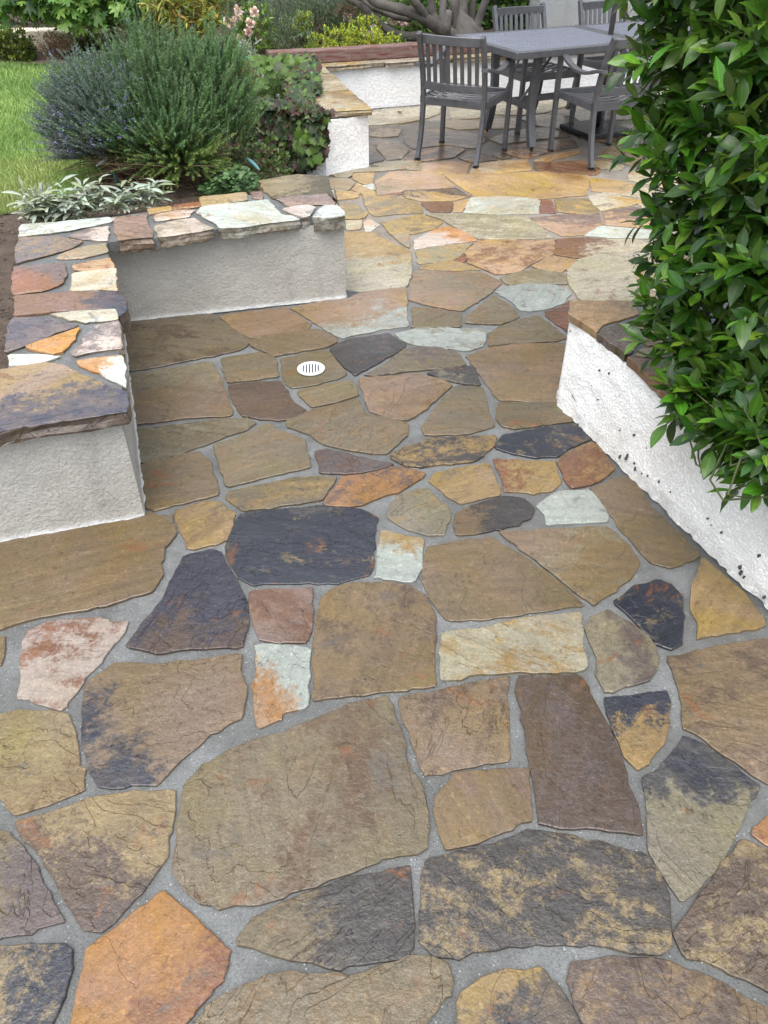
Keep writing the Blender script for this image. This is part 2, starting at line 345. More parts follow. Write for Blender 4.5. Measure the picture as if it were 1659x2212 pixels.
LOW='''
t o .35 - 10;0,1166.4 163.7,1134.1 317.5,1106.8 372,1131.6 379.5,1154 357.1,1181.2 349.7,1213.5 354.7,1240.8 327.4,1275.5 277.8,1290.4 198.4,1312.7 99.2,1330.1 0,1359.8 -59.5,1372.2 -59.5,1181.2
y t .35 - 20;377,1106.8 448.9,1082 483.6,1086 496,1101.9 508.4,1106.8 488.6,1161.4 461.3,1173.8 421.6,1185.2 401.8,1183.7 389.4,1141.6
o g .5 - 0;322.4,1116.8 367.1,1114.3 369.5,1131.6 342.3,1137.6 324.9,1127.7
n z .08 - 30;518.4,1111.8 580.4,1099.4 694.4,1092 773.8,1099.4 813.5,1116.8 808.5,1186.2 799.6,1238.3 734.1,1255.7 620,1258.1 543.2,1263.1 515.9,1243.3 501,1216 488.6,1186.2 496,1161.4
v b .12 -90 60;396.8,1200.1 461.3,1187.2 476.2,1191.2 488.6,1223.4 525.8,1290.4 535.7,1344.9 520.8,1399.5 421.6,1400.5 347.2,1409.4 275.3,1394.5 302.6,1354.9 347.2,1300.3 369.5,1255.7
k r .42 - 30;54.6,1364.8 106.6,1342.5 213.3,1335 233.1,1342.5 277.8,1342.5 272.8,1364.8 250.5,1389.6 218.3,1424.3 178.6,1464 143.8,1518.5 133.9,1530.9 84.3,1521 37.2,1503.7 44.6,1464 49.6,1389.6
l h .55 - 0;538.2,1278 610.1,1273 678.6,1270.5 674.6,1325.1 662.2,1384.6 610.1,1384.6 568,1379.7 548.1,1340
w q .5 215 80;550.6,1389.6 667.2,1400.5 662.2,1528.5 611.1,1538.4 609.1,1552.3 558,1570.6 551.6,1488.8
t n .04 225 20;228.2,1449.1 248,1431.7 317.5,1434.2 396.8,1429.3 520.8,1411.9 515.9,1454.1 524.8,1478.9 523.3,1548.3 461.3,1583 396.8,1632.6 342.3,1689.7 277.8,1692.2 210.8,1697.1 188.5,1652.5 178.6,1602.9 186,1488.8 198.4,1468.9
z t .35 -60 10;-19.8,1553.3 0,1543.4 44.6,1530.9 99.2,1533.4 148.8,1538.4 161.2,1588 171.1,1662.4 177.6,1655.5 179.6,1707.5 89.3,1739.8 32.2,1759.6 12.4,1734.8 -19.8,1690.2
t o .3 - 0;-29.8,1379.7 13.9,1375.7 7.4,1414.4 0,1434.2 -29.8,1439.2
t b .28 - 80;694.4,1292.9 714.3,1270.5 768.8,1258.1 822.9,1259.1 878.4,1264.1 908.6,1281.7 941.3,1329.6 941.3,1390.1 938.8,1475.8 883.4,1483.3 822.9,1492.4 672.1,1513.6 682,1399.5 687,1344.9
o x .34 - 70;558,1597.9 644.8,1568.2 744,1528.5 822.9,1508.5 838,1506 850.6,1526.2 860.7,1561.4 873.3,1601.8 879.4,1647.1 885.9,1666.6 909.6,1696.8 913.6,1747.2 920.2,1792.6 918.7,1827.8 898.5,1845.5 848.1,1850.5 822.9,1857.1 719.2,1893.5 620,1928.3 555.6,1948.1 466.3,1963 431.5,1948.1 396.8,1915.9 377,1888.6 386.9,1814.2 394.3,1739.8 401.8,1695.1 446.4,1645.5 496,1620.7 535.7,1600.9
b z .35 70 10;32.2,1774.5 99.2,1759.6 198.4,1722.4 277.8,1715 374.5,1707.5 372,1754.7 364.6,1804.3 364.6,1848.9 342.3,1883.6 302.6,1933.2 248,1987.8 218.3,2002.7 186,2002.7 163.7,1968 124,1913.4 94.2,1863.8 59.5,1824.1
u o .3 180 20;-29.8,1789.4 0,1799.3 19.8,1809.2 49.6,1839 79.4,1878.7 109.1,1933.2 141.4,1985.3 74.4,2007.6 0,2021.5 -29.8,2027.5
q r .3 -20 60;349.7,1930.8 396.8,1968 446.4,2012.6 493.6,2052.3 496,2074.6 486.1,2116.8 456.3,2141.6 416.7,2181.2 372,2223.4 347.2,2250.7 143.8,2250.7 171.1,2146.5 188.5,2092 198.4,2052.3 213.3,2037.4 257.9,2007.6 307.5,1958
n z .34 - 10;-29.8,2039.9 0,2044.8 74.4,2041.4 133.9,2039.9 148.8,2062.2 148.8,2087 133.9,2141.6 111.6,2212 99.2,2250.7 -29.8,2250.7
d o .38 180 10;550.6,1975.4 620,1948.1 719.2,1913.4 788.7,1893.5 822.9,1884.8 885.9,1868.1 888.4,1933.7 896,2004.2 888.4,2049.6 873.3,2069.7 822.9,2072.3 744,2082 669.6,2074.6 595.2,2062.2 510.9,2037.4 525.8,2007.6
o t .4 - 20;386.9,2250.7 446.4,2181.2 496,2146.5 570.4,2111.8 620,2096.9 744,2104.4 822.9,2089.9 873.3,2072.3 933.8,2069.7 966.5,2087.4 974.1,2125.2 969.1,2155.4 933.8,2190.7 898.5,2256.2
t b .25 - 30;860.7,1506 913.6,1495.9 999.3,1480.8 1097.6,1460.6 1092.5,1506 1097.6,1576.6 1100.1,1642.1 1059.8,1647.1 921.2,1669.8 913.6,1647.1 885.9,1586.6
t l .3 - -35;984.2,1674.1 1064.8,1666.6 1137.9,1661.5 1145.4,1717 1153,1772.4 1095.1,1792.6 1024.5,1820.3 969.1,1827.8 956.5,1792.6 946.4,1752.2 943.9,1717 969.1,1689.2
b u .4 - 80;1117.7,1465.7 1256.3,1459.6 1276.5,1490.9 1301.7,1551.4 1326.9,1611.8 1357.1,1701.8 1377.3,1752.2 1387.3,1802.6 1306.7,1792.6 1170.6,1777.4 1158,1706.9 1145.4,1651.4 1135.4,1611.8 1125.3,1546.3
d z .32 - 5;926.2,1858.1 1014.4,1832.9 1074.9,1817.8 1145.4,1792.6 1175.7,1800.1 1276.5,1822.8 1377.3,1842.9 1399.9,1855.5 1422.6,1883.3 1442.8,1928.6 1449.3,1963.9 1445.3,2034.5 1422.6,2059.7 1352.1,2047.1 1261.4,2034.5 1175.7,2039.5 1064.8,2049.6 989.2,2072.3 948.9,2059.7 916.1,2037 917.7,1963.9 918.7,1903.4
g n .4 90 -45;1483.1,1593.5 1528.5,1616.2 1599,1666.6 1644.4,1699.3 1629.2,1727 1599,1772.4 1563.7,1842.9 1518.4,1903.4 1473,1946.3 1447.8,1918.5 1422.6,1878.2 1405,1842.9 1402.5,1757.3 1399.9,1706.9 1397.4,1681.7 1427.7,1661.5 1457.9,1621.2
b z .4 - 20;1601.5,1812.7 1659,1837.9 1730,1863.1 1730,2170.5 1659,2140.3 1568.8,2094.9 1478.1,2064.7 1455.4,2019.3 1498.2,1963.9 1543.6,1903.4
q r .3 - 0;1629.2,1782.5 1659,1762.3 1730,1742.2 1730,1842.9 1659,1822.8 1624.2,1797.6
y n .48 -50 30;1006.9,2140.3 1049.7,2110 1090,2094.9 1170.6,2092.4 1195.8,2120.1 1226.1,2170.5 1256.3,2226 1266.4,2261.2 989.2,2261.2 991.7,2170.5
b t .35 - 80;1230.1,2072.3 1286.6,2069.7 1402.5,2074.8 1493.2,2100 1553.7,2125.2 1659,2175.6 1730,2210.8 1730,2261.2 1276.5,2261.2 1241.2,2160.4 1231.1,2125.2
g y .25 - 30;853.2,1072.6 898.5,1057.5 923.7,1055 938.8,1077.6 971.6,1100.3 969.1,1128 956.5,1155.7 918.7,1154.2 878.4,1140.6 840.6,1118 845.6,1092.8
d t .3 180 5;984.2,1106.9 1024.5,1090.2 1079.9,1075.1 1130.3,1076.6 1150.5,1097.8 1145.4,1118 1115.2,1135.6 1074.9,1143.2 1029.5,1150.7 989.2,1154.2 983.2,1128
w g .2 - 20;1163.1,1090.2 1211,1060 1276.5,1057.5 1296.6,1082.7 1311.8,1110.4 1306.7,1123 1266.4,1125.5 1181.7,1133.1 1175.7,1112.9
w y .15 90 0;825.4,1144.7 916.1,1164.8 909.6,1208.7 896,1256.5 822.9,1249 807.8,1246.5 817.9,1188.5
t o .35 - 5;923.7,1183.5 974.1,1173.4 1064.8,1158.3 1105.1,1188.5 1165.6,1228.8 1221,1269.1 1263.9,1309.5 1150.5,1322.1 1064.8,1332.1 966.5,1338.7 943.9,1314.5 923.7,1284.3 913.6,1259.1 916.1,1223.8
t g .35 - 5;1077.4,1148.2 1175.7,1143.2 1306.7,1139.1 1331.9,1158.3 1357.1,1183.5 1382.3,1216.2 1357.1,1254 1326.9,1279.2 1281.5,1304.4 1266.4,1291.8 1216,1254 1165.6,1216.2 1120.3,1183.5
t o .3 - -40;1276,1056 1306.7,1044.9 1339.5,1030.1 1363.3,1034 1387.1,1047.9 1402.5,1087.7 1452.9,1138.1 1513.3,1196.1 1473,1216.2 1447.8,1227.8 1402.5,1216.2 1382.3,1193.5 1362.2,1163.3 1326.9,1118 1291.6,1072.6
y t .3 - 60;1520.9,1206.1 1553.7,1233.9 1609.1,1284.3 1646.9,1334.7 1649.4,1349.8 1599,1359.9 1543.6,1372.5 1503.3,1381 1504.3,1344.7 1493.2,1314.5 1495.7,1279.2 1510.8,1233.9
n z .12 - 5;1422.6,1251.5 1447.8,1259.1 1472,1284.3 1472,1324.6 1470.5,1385.1 1445.3,1400.2 1412.5,1385.1 1372.2,1339.7 1326.9,1301.9 1367.2,1269.1
g u .45 - 40;1276.5,1332.1 1314.3,1314.5 1347,1339.7 1387.3,1364.9 1412.5,1400.2 1417.6,1440.5 1402.5,1470.7 1357.1,1480.8 1321.8,1495.9 1304.2,1490.9 1289.1,1450.6 1294.1,1415.3 1279,1390.1 1270.4,1354.8
c y .45 - 10;956.5,1364.9 1024.5,1359.9 1105.1,1342.2 1195.8,1329.6 1253.8,1323.6 1258.8,1375 1266.4,1445.5 1205.9,1449.6 1115.2,1448 1049.7,1455.6 994.3,1468.2 952.9,1470.7 955,1415.3
n y .5 -80 40;1306.7,1511 1357.1,1503.5 1402.5,1493.4 1437.7,1492.4 1450.3,1516.1 1440.3,1556.4 1427.7,1596.7 1402.5,1642.1 1379.8,1661.2 1347,1627 1321.8,1566.5
t b .3 - 10;1440.3,1420.3 1493.2,1412.8 1578.9,1392.6 1659,1379 1730,1364.9 1730,1737.8 1659,1689.9 1588.9,1642.1 1528.5,1601.8 1473,1569 1470.5,1495.9
p g .4 - 10;898.3,584.2 958.3,586.7 1043.3,589.2 1080.8,609.2 1063.3,627.7 1028.3,654.2 998.3,671.2 953.3,663.2 918.3,656.7 883.3,646.7 885.8,614.2
o t .3 - 0;889.1,663 942.7,667 994.2,676.9 998.2,688.8 996.2,704.7 946.6,705.9 891.1,706.6
t g .4 - 0;1067.7,637.2 1093.5,655.1 1121.2,682.8 1105.4,692.8 1081.5,700.7 1045.8,698.7 1008.1,696.7 1010.1,684.8 1037.9,659
w w .2 - 40;1071.6,629.3 1105.4,615.4 1149,613.4 1196.6,615.4 1224.4,625.3 1234.3,633.2 1216.5,655.1 1188.7,665 1149,670.9 1125.2,668.9 1105.4,651.1 1081.5,637.2
o t .3 - 0;1053.8,718.6 1097.4,698.7 1160.9,678.9 1188.7,698.7 1222.4,728.5 1204.6,734.4 1125.2,740.4 1053.8,746.3
w g .35 - 20;853.4,720.5 895,710.6 946.6,708.6 960.5,707.4 1014.1,709.8 1043.8,710.6 1049,720.5 1041.9,746.3 1010.1,757.4 946.6,751.1 899,744.3 869.2,734.4
d u .35 - 20;713.5,753.6 747.2,735.7 838.5,719.8 877.8,743.6 871.8,751.6 830.6,773.4 806.7,789.3 767.1,811.1 747.2,793.3 725.4,769.4
o u .35 - 10;785.9,809.8 819.6,793.9 871.2,756.2 918.8,748.3 958.5,752.3 990.3,762.2 1006.1,788 958.5,795.9 918.8,797.9 847.4,807.8 811.7,811.8
d g .4 - 10;924.8,805.9 958.5,797.9 1014.1,792 1026,795.9 1037.9,831.6 1006.1,829.7 966.5,819.7 934.7,809.8
p t .4 - 10;776,817.8 819.6,813.8 899,805.9 942.7,817.8 974.4,831.6 950.6,855.5 918.8,885.2 899,899.1 879.2,908.2 839.5,901.1 803.8,889.2 791.9,869.3 787.9,849.5
t p .4 - 10;1006.1,768.2 1053.8,752.3 1125.2,742.4 1248.2,739.2 1244.2,793.9 1224.4,867.4 1145,866.2 1077.6,863.4 1061.7,845.5 1049.8,825.7 1037.9,805.9 1022,786
o t .3 - 10;984.3,833.6 1041.9,836.8 1047.8,861.4 1053.8,885.2 1067.7,920.9 1022,932.8 966.5,937.6 918.8,938.8 908.9,922.9 934.7,889.2 958.5,861.4
o t .4 - 0;1075.6,868.5 1145,870.1 1208.5,870.1 1220.4,881.2 1240.3,911 1164.9,917 1117.3,924.1 1085.5,920.9 1071.6,901.1 1073.6,881.2
o t .35 - 5;616.3,912.3 659.9,892.5 715.5,876.6 775,861.5 786.9,884.5 794.8,896.4 846.4,906.3 877.8,916.3 877.8,936.1 854.4,963.9 834.5,979.8 806.7,981.7 755.2,971.8 699.6,957.9 667.9,936.1 640.1,928.2 620.2,924.2
d y .42 - 20;841.5,986.4 867.3,968.5 918.8,954.7 922.8,948.7 990.3,941.6 1073.6,940.8 1063.7,960.6 1041.9,980.5 1022,994.3 966.5,1002.3 906.9,1009 875.2,1004.3
n z .12 - 10;1085.5,938.8 1145,928.9 1204.6,918.9 1250.2,915 1272,940.8 1278,948.7 1236.3,964.6 1204.6,984.4 1164.9,986.4 1117.3,980.5 1069.6,966.6 1075.6,952.7
r y .35 - 60;1204.6,994.3 1244.2,972.5 1278,955.9 1299.8,968.5 1329.6,1012.2 1307.7,1028.1 1280,1043.9 1236.3,1053.9 1216.5,1028.1
y r .3 180 10;1065.7,990.4 1125.2,992.4 1196.6,996.3 1202.6,1024.1 1210.5,1040 1188.7,1059.8 1149,1065.8 1091.5,1059.8 1089.5,1040 1077.6,1012.2
y t .3 - 15;938.7,1020.1 990.3,1008.2 1053.8,1000.3 1061.7,1020.1 1073.6,1047.9 1077.6,1067.8 1037.9,1075.7 996.2,1086.8 966.5,1071.7 930.8,1040
q u .35 - 20;701.6,1088.9 715.5,1063.1 739.3,1029.4 806.7,1021.4 847.2,1008.3 887.1,1014.2 914.9,1024.1 906.9,1036 879.2,1051.9 855.4,1065.8 807.7,1077.7 780,1090.8 735.3,1092.9
o b .35 - 5;261.1,696 338.5,688.1 457.5,678.2 473.4,688.1 497.2,707.9 536.9,731.7 534.9,743.6 513.1,757.5 457.5,769.4 378.2,783.3 279,801.2 269,749.6
p t .3 - 5;473.4,682.1 616.3,662.3 640.1,680.2 667.9,698 663.9,709.9 616.3,719.8 540.9,730.6 505.2,709.9
a w .3 -60 5;625,664 745,641.5 780,631.5 829.5,624 875.8,619.2 881.8,704.2 823.3,710.2 738.3,730.7 723.3,724.2 720,721.5 670,689
t o .3 - 5;538.9,737.7 576.6,723.8 663.9,711.9 687.7,711.9 723.4,729.8 725.4,739.7 699.6,751.6 636.1,761.5 594.4,769.4 576.6,759.5 544.8,747.6
o t .3 - 5;477.4,773.4 529,765.5 556.7,762.3 576.6,765.5 592.5,773.4 602.4,813.1 556.7,819 493.3,825.8 485.3,801.2
o t .2 - 5;606.3,773.4 656,763.5 705.6,756.7 727.4,781.3 749.2,807.1 731.3,817.1 683.7,829 632.1,836.9 616.3,825 610.3,801.2
o t .3 - 5;642.1,846.8 695.6,832.9 759.1,821 771,836.9 773,852.8 735.3,864.7 675.8,878.6 659.9,864.7
x b .4 - 5;493.3,832.9 548.8,827 606.3,823 624.2,848.8 632.1,868.6 661.9,886.5 640.1,900.4 604.4,907.5 556.7,904.4 521,896.4 513.1,880.6 501.2,860.7
t g .2 90 10;281,809.9 358.3,795.2 453.6,781.3 477.4,817.1 489.3,852.8 501.2,896.4 417.9,901.2 354.4,909.1 290.9,916.3 284.9,856.7
o g .4 - 0;294.8,925 378.2,916.3 457.5,906.3 529,903.6 552.8,912.3 525,932.1 465.5,950 433.7,961.9 370.2,983.7 302.8,1000.4 296.8,959.9
o t .3 - 45;461.5,959.9 497.2,950 544.8,932.1 578.6,914.3 600.4,932.1 628.2,940.1 659.9,952 667.9,987.7 671.8,1009.5 616.3,1019.4 556.7,1033.3 489.3,1051.2 477.4,1015.5 469.4,983.7
t o .35 - 20;304.8,1004.4 378.2,985.7 429.8,975.8 441.7,987.7 457.5,999.6 467.5,1039.3 471.4,1065.1 417.9,1079 370.2,1090.9 330.6,1100.8 312.7,1096.8 307.5,1039.3
o y .35 - 10;497.2,1061.1 556.7,1047.2 636.1,1031.3 723.4,1031.3 703.6,1063.1 691.7,1079 636.1,1088.9 576.6,1098.8 525,1102.8 509.1,1086.9 491.3,1073
u h .4 - 15;681.7,975.8 703.6,969.8 747.2,977.8 794.8,989.7 850.4,1001.6 814.7,1013.5 755.2,1021.4 691.7,1021.4 687.7,999.6
c y .3 90 0;740.8,501.7 808.3,501.7 858.3,529.2 888.3,544.2 888.3,579.2 878.3,619.2 823.3,624.2 778.3,629.2 740.8,624.2
n d .4 - 0;743.3,627.2 778.3,630.7 753.3,643.2 740.8,644.2
g p .4 - 0;840.8,504.2 883.3,505.2 884.3,535.2 868.3,526.7
k q .35 60 10;895.8,516.7 938.3,496.7 968.3,489.2 1008.3,501.7 1030.8,519.2 978.3,524.2 933.3,531.7 895.8,539.2
g y .4 - 0;898.3,541.7 938.3,533.2 1023.3,524.2 998.3,546.7 983.3,559.2 938.3,566.7 903.3,569.2
y g .4 - 0;905.8,574.2 948.3,566.7 978.3,563.2 1018.3,574.2 1038.3,583.2 978.3,583.2 908.3,580.2
r h .4 - 0;980.8,561.7 1000.8,549.2 1008.3,559.2 1003.3,566.7
a h .45 - 25;1003.3,544.2 1038.3,519.2 1108.3,518.2 1197.3,518.2 1193.3,549.2 1148.3,569.2 1123.3,586.7 1073.3,591.7 1038.3,576.7 1010.8,566.7 1008.3,554.2
a y .4 - 0;1148.3,574.2 1183.3,554.2 1245.8,561.7 1228.3,579.2 1213.3,588.2 1178.3,584.2
g o .4 - 0;1080.8,599.2 1118.3,588.2 1158.3,581.7 1213.3,589.2 1225.8,601.7 1223.3,613.2 1148.3,611.7 1098.3,615.2
c g .3 - 0;1233.3,574.2 1253.3,559.2 1308.3,546.7 1368.3,545.2 1365.8,589.2 1375.8,624.2 1373.3,649.2 1308.3,649.2 1248.3,645.2 1228.3,609.2 1228.3,584.2
h c .45 -20 5;1200.8,516.7 1258.3,513.2 1378.3,516.7 1408.3,534.2 1363.3,544.2 1308.3,546.7 1253.3,556.7 1198.3,549.2
w c .3 - 0;1268.3,504.2 1298.3,489.2 1398.3,496.7 1438.3,514.2 1383.3,515.2 1308.3,513.2 1263.3,509.2
a u .4 90 0;1138.3,471.7 1208.3,463.2 1293.3,463.2 1303.3,484.2 1263.3,506.7 1213.3,509.2 1183.3,494.2
g c .4 - 0;918.3,461.7 1008.3,463.2 1138.3,466.7 1168.3,491.7 1198.3,514.2 1108.3,515.2 1028.3,514.2 983.3,489.2 958.3,474.2
y o .4 - 0;823.3,479.2 908.3,463.2 958.3,479.2 938.3,494.2 893.3,504.2 843.3,504.2
o y .4 - 0;783.3,424.2 858.3,421.7 903.3,439.2 913.3,459.2 858.3,461.7 808.3,466.7 788.3,441.7
y d .35 90 0;873.3,411.7 983.3,406.7 1018.3,424.2 978.3,433.2 908.3,434.2 875.8,426.7
h b .4 - 0;908.3,436.7 978.3,436.7 973.3,456.7 930.8,456.7
a y .4 - 0;980.8,436.7 1020.8,429.2 998.3,456.7 978.3,456.7
c w .4 - 0;1018.3,426.7 1083.3,424.2 1158.3,429.2 1165.8,436.7 1163.3,460.2 1073.3,463.2 1003.3,459.2
r h .3 - 0;1168.3,431.7 1190.8,433.2 1200.8,460.2 1163.3,458.2
o y .3 - 0;1198.3,431.7 1268.3,429.2 1295.8,460.2 1248.3,461.7 1203.3,456.7
c y .4 -30 0;1273.3,424.2 1308.3,414.2 1388.3,434.2 1358.3,444.2 1298.3,454.2 1283.3,441.7
a u .45 90 0;1303.3,456.7 1373.3,446.7 1408.3,456.7 1438.3,466.7 1438.3,496.7 1358.3,488.2 1308.3,484.2
c y .4 - 0;1378.3,439.2 1438.3,431.7 1478.3,436.7 1478.3,459.2 1398.3,454.2
y a .4 - 0;958.3,376.7 1058.3,374.2 1158.3,371.7 1273.3,379.2 1265.8,421.7 1158.3,429.2 1028.3,424.2 1003.3,409.2 978.3,391.7
a o .4 - 0;810.8,394.2 843.3,371.7 908.3,370.2 958.3,379.2 983.3,404.2 878.3,411.7 818.3,421.7 813.3,409.2
a t .3 - 0;913.3,351.7 968.3,348.2 1015.8,351.7 1008.3,376.7 958.3,375.7 913.3,371.7
c y .4 -60 0;1023.3,354.2 1083.3,346.7 1138.3,344.2 1148.3,368.2 1088.3,372.2 1013.3,374.2
h a .4 - 0;1153.3,349.2 1258.3,348.2 1295.8,368.2 1285.8,376.7 1208.3,375.7 1158.3,366.7
y c .4 -30 0;1275.8,384.2 1348.3,391.7 1438.3,419.2 1438.3,429.2 1358.3,421.7 1278.3,411.7
c a .4 - 0;1373.3,551.7 1418.3,536.7 1483.3,544.2 1508.3,629.2 1408.3,625.2 1378.3,614.2 1370.8,579.2
t c .4 - 0;1383.3,631.7 1438.3,628.2 1508.3,631.7 1508.3,654.2 1378.3,654.2
g t .4 - 0;706.4,376.6 724.9,370.4 796.6,362.3 903.1,353.5 903.1,363.9 808.2,370.4 759.6,373.1 755,383.6 729.5,382.4
y t .4 - 0;755,373.6 808.2,372.7 804.7,396.3 782.8,397.5 764.2,385.9
w g .4 - 0;782.8,400.9 808.2,396.8 811.7,411.3 794.3,406.7
t g .4 - 0;728.4,384.7 752.7,385.9 765.4,394 752.7,410.2 727.2,412.5 713.3,405.6 708.7,387
y t .4 - 0;772.3,395.1 787.4,404.4 809.4,413.7 812.8,422.9 786.2,424.5 779.3,416 760.8,409.7
y t .4 - 0;726,414.4 752.7,413.7 778.1,417.1 773.5,426.9 745.7,429.9 727.2,431
o y .4 - 0;729.5,440.3 755,438 775.8,446.1 794.3,461.1 785.1,470.4 752.7,472.7 741.1,468.1 738.8,454.2
c y .4 - 0;743.4,477.3 782.8,475 778.1,493.5 752.7,497 741.1,488.9
a w .4 - 0;787.4,477.3 799,472.7 819.8,486.6 801.3,498.1 788.5,499.3
h r .4 - 0;816.3,415.3 868.4,413 868.4,419.9 822.1,421.3
d g .4 - 0;796.9,308.4 807.5,316.3 831.3,345.4 799.5,353.4 791.6,350.7
g d .4 - 0;811.4,311.1 833.9,305.8 865.7,311.1 885.5,324.3 868.3,342.8 836.6,345.4 818,326.9
d c .4 - 0;794.2,274 833.9,271.4 857.7,268.7 869.6,279.3 860.4,293.9 828.6,296.5 796.9,293.9
c g .45 - 0;791.6,244.9 844.5,234.3 923.9,231.7 953,244.9 923.9,255.5 865.7,267.4 791.6,271.4
d a .45 - 20;870.9,344.1 893.4,325.6 923.9,320.3 966.2,315 1007.2,323 982.1,340.2 923.9,348.1 886.8,350.7
d g .4 - 10;870.9,282 923.9,276.7 1003.2,283.3 1056.1,297.8 1035,319 1011.2,320.3 966.2,312.4 923.9,317.7 894.8,321.6 870.9,305.8
g c .4 - 0;963.5,260.8 1029.7,258.1 1124.6,254.2 1124.6,278 1029.7,278 990,280.6 960.9,274
d a .35 - 0;1013.8,326.9 1037.6,329.6 1077.3,344.1 1037.6,350.7 1016.4,350.7 990,340.2
d g .4 - 0;1061.4,333.5 1082.6,328.3 1109,340.7 1082.6,344.1
g t .4 - 0;799.5,356 870.9,346.8 913.3,352.1 911.2,367.9 844.5,362.6
d g .4 - 0;1054.4,300.9 1107.3,281.1 1186.7,274.5 1233,294.3 1196.6,297.6 1120.5,307.5 1080.9,310.8
d a .4 - 0;1084.2,327.4 1120.5,312.5 1190,302.6 1239.6,300.9 1249.5,317.5 1193.3,325.7 1140.4,342.3 1120.5,340.6
y c .4 - 0;1148.6,347.2 1199.9,330.7 1249.5,324.1 1252.8,329 1186.7,348.9
c g .4 - 0;1279.3,347.2 1312.3,343.9 1348.7,358.8 1342.1,367.1 1292.5,363.8
g c .45 - 0;1285.9,337.3 1318.9,317.5 1371.5,314.2 1404.9,317.5 1404.9,358.8 1352,355.5 1315.6,340.6
d c .45 - 0;1120.5,254.6 1173.4,246.4 1233,251.3 1223,281.1 1153.6,271.2
g d .45 - 0;1236.3,231.5 1285.9,228.2 1371.5,231.5 1371.5,257.9 1252.8,261.2 1233,248
g c .45 - 0;1037.9,231.5 1153.6,211.6 1219.7,218.3 1229.7,228.2 1180.1,243.1 1120.5,249.7 1067.6,246.4
d g .45 - 0;1252.8,274.5 1371.5,267.9 1385.1,307.5 1318.9,310.8 1249.5,297.6
c g .4 - 0;822.9,236.4 895.7,231.5 955.2,228.2 948.6,241.4 882.4,261.2 822.9,264.5
g c .4 - 0;968.4,231.5 1021.3,228.2 1054.4,241.4 1034.6,254.6 975,261.2
c a .4 - 0;1358.3,371.7 1408.3,366.7 1478.3,384.2 1478.3,411.7 1438.3,404.2 1358.3,389.2
g c .4 - 0;1229.7,211.6 1318.9,205 1404.9,198.4 1404.9,224.9 1252.8,224.9
r h .45 150 30;1179.5,673.6 1191.4,671 1215.2,661.1 1229.1,650.1 1239,648.8 1245,680.5 1239,698.4 1233.5,722.6 1219.2,710.3 1197.4,696.4 1179.5,680.5
'''
PLAT='''
t a .4 - 20;1229.1,678.1 1231.5,649.2 1278.7,650.3 1358.1,649.8 1370,664.6 1377.9,677.5 1361.1,684.9 1326.3,694 1306.5,701.9 1289,718.6 1258.9,694.8
m u .4 - 40;1291,720.6 1306.5,707.7 1334.3,699.4 1358.1,700.3 1374,714.2 1375.9,726.1 1370,749.9 1358.1,761.9 1350.5,766.8 1338.2,755.9 1318.4,742 1298.6,726.1
t a .4 - 0;1369,700.3 1409.7,692.8 1447.4,690.4 1457.3,746 1403.7,745 1391.8,742 1385.9,726.1 1377.9,710.3
g t .4 - 0;1385.9,754.3 1437.4,748.4 1477.1,748 1477.1,773.8 1427.5,772.8 1397.8,771 1375.9,766.8
h t .4 - 0;1356.5,770.2 1387.8,775.7 1447.4,778.1 1516.8,779.7 1536.7,928.5 1504.9,904.7 1445.4,853.1 1417.6,827.3 1377.9,789.6
'''
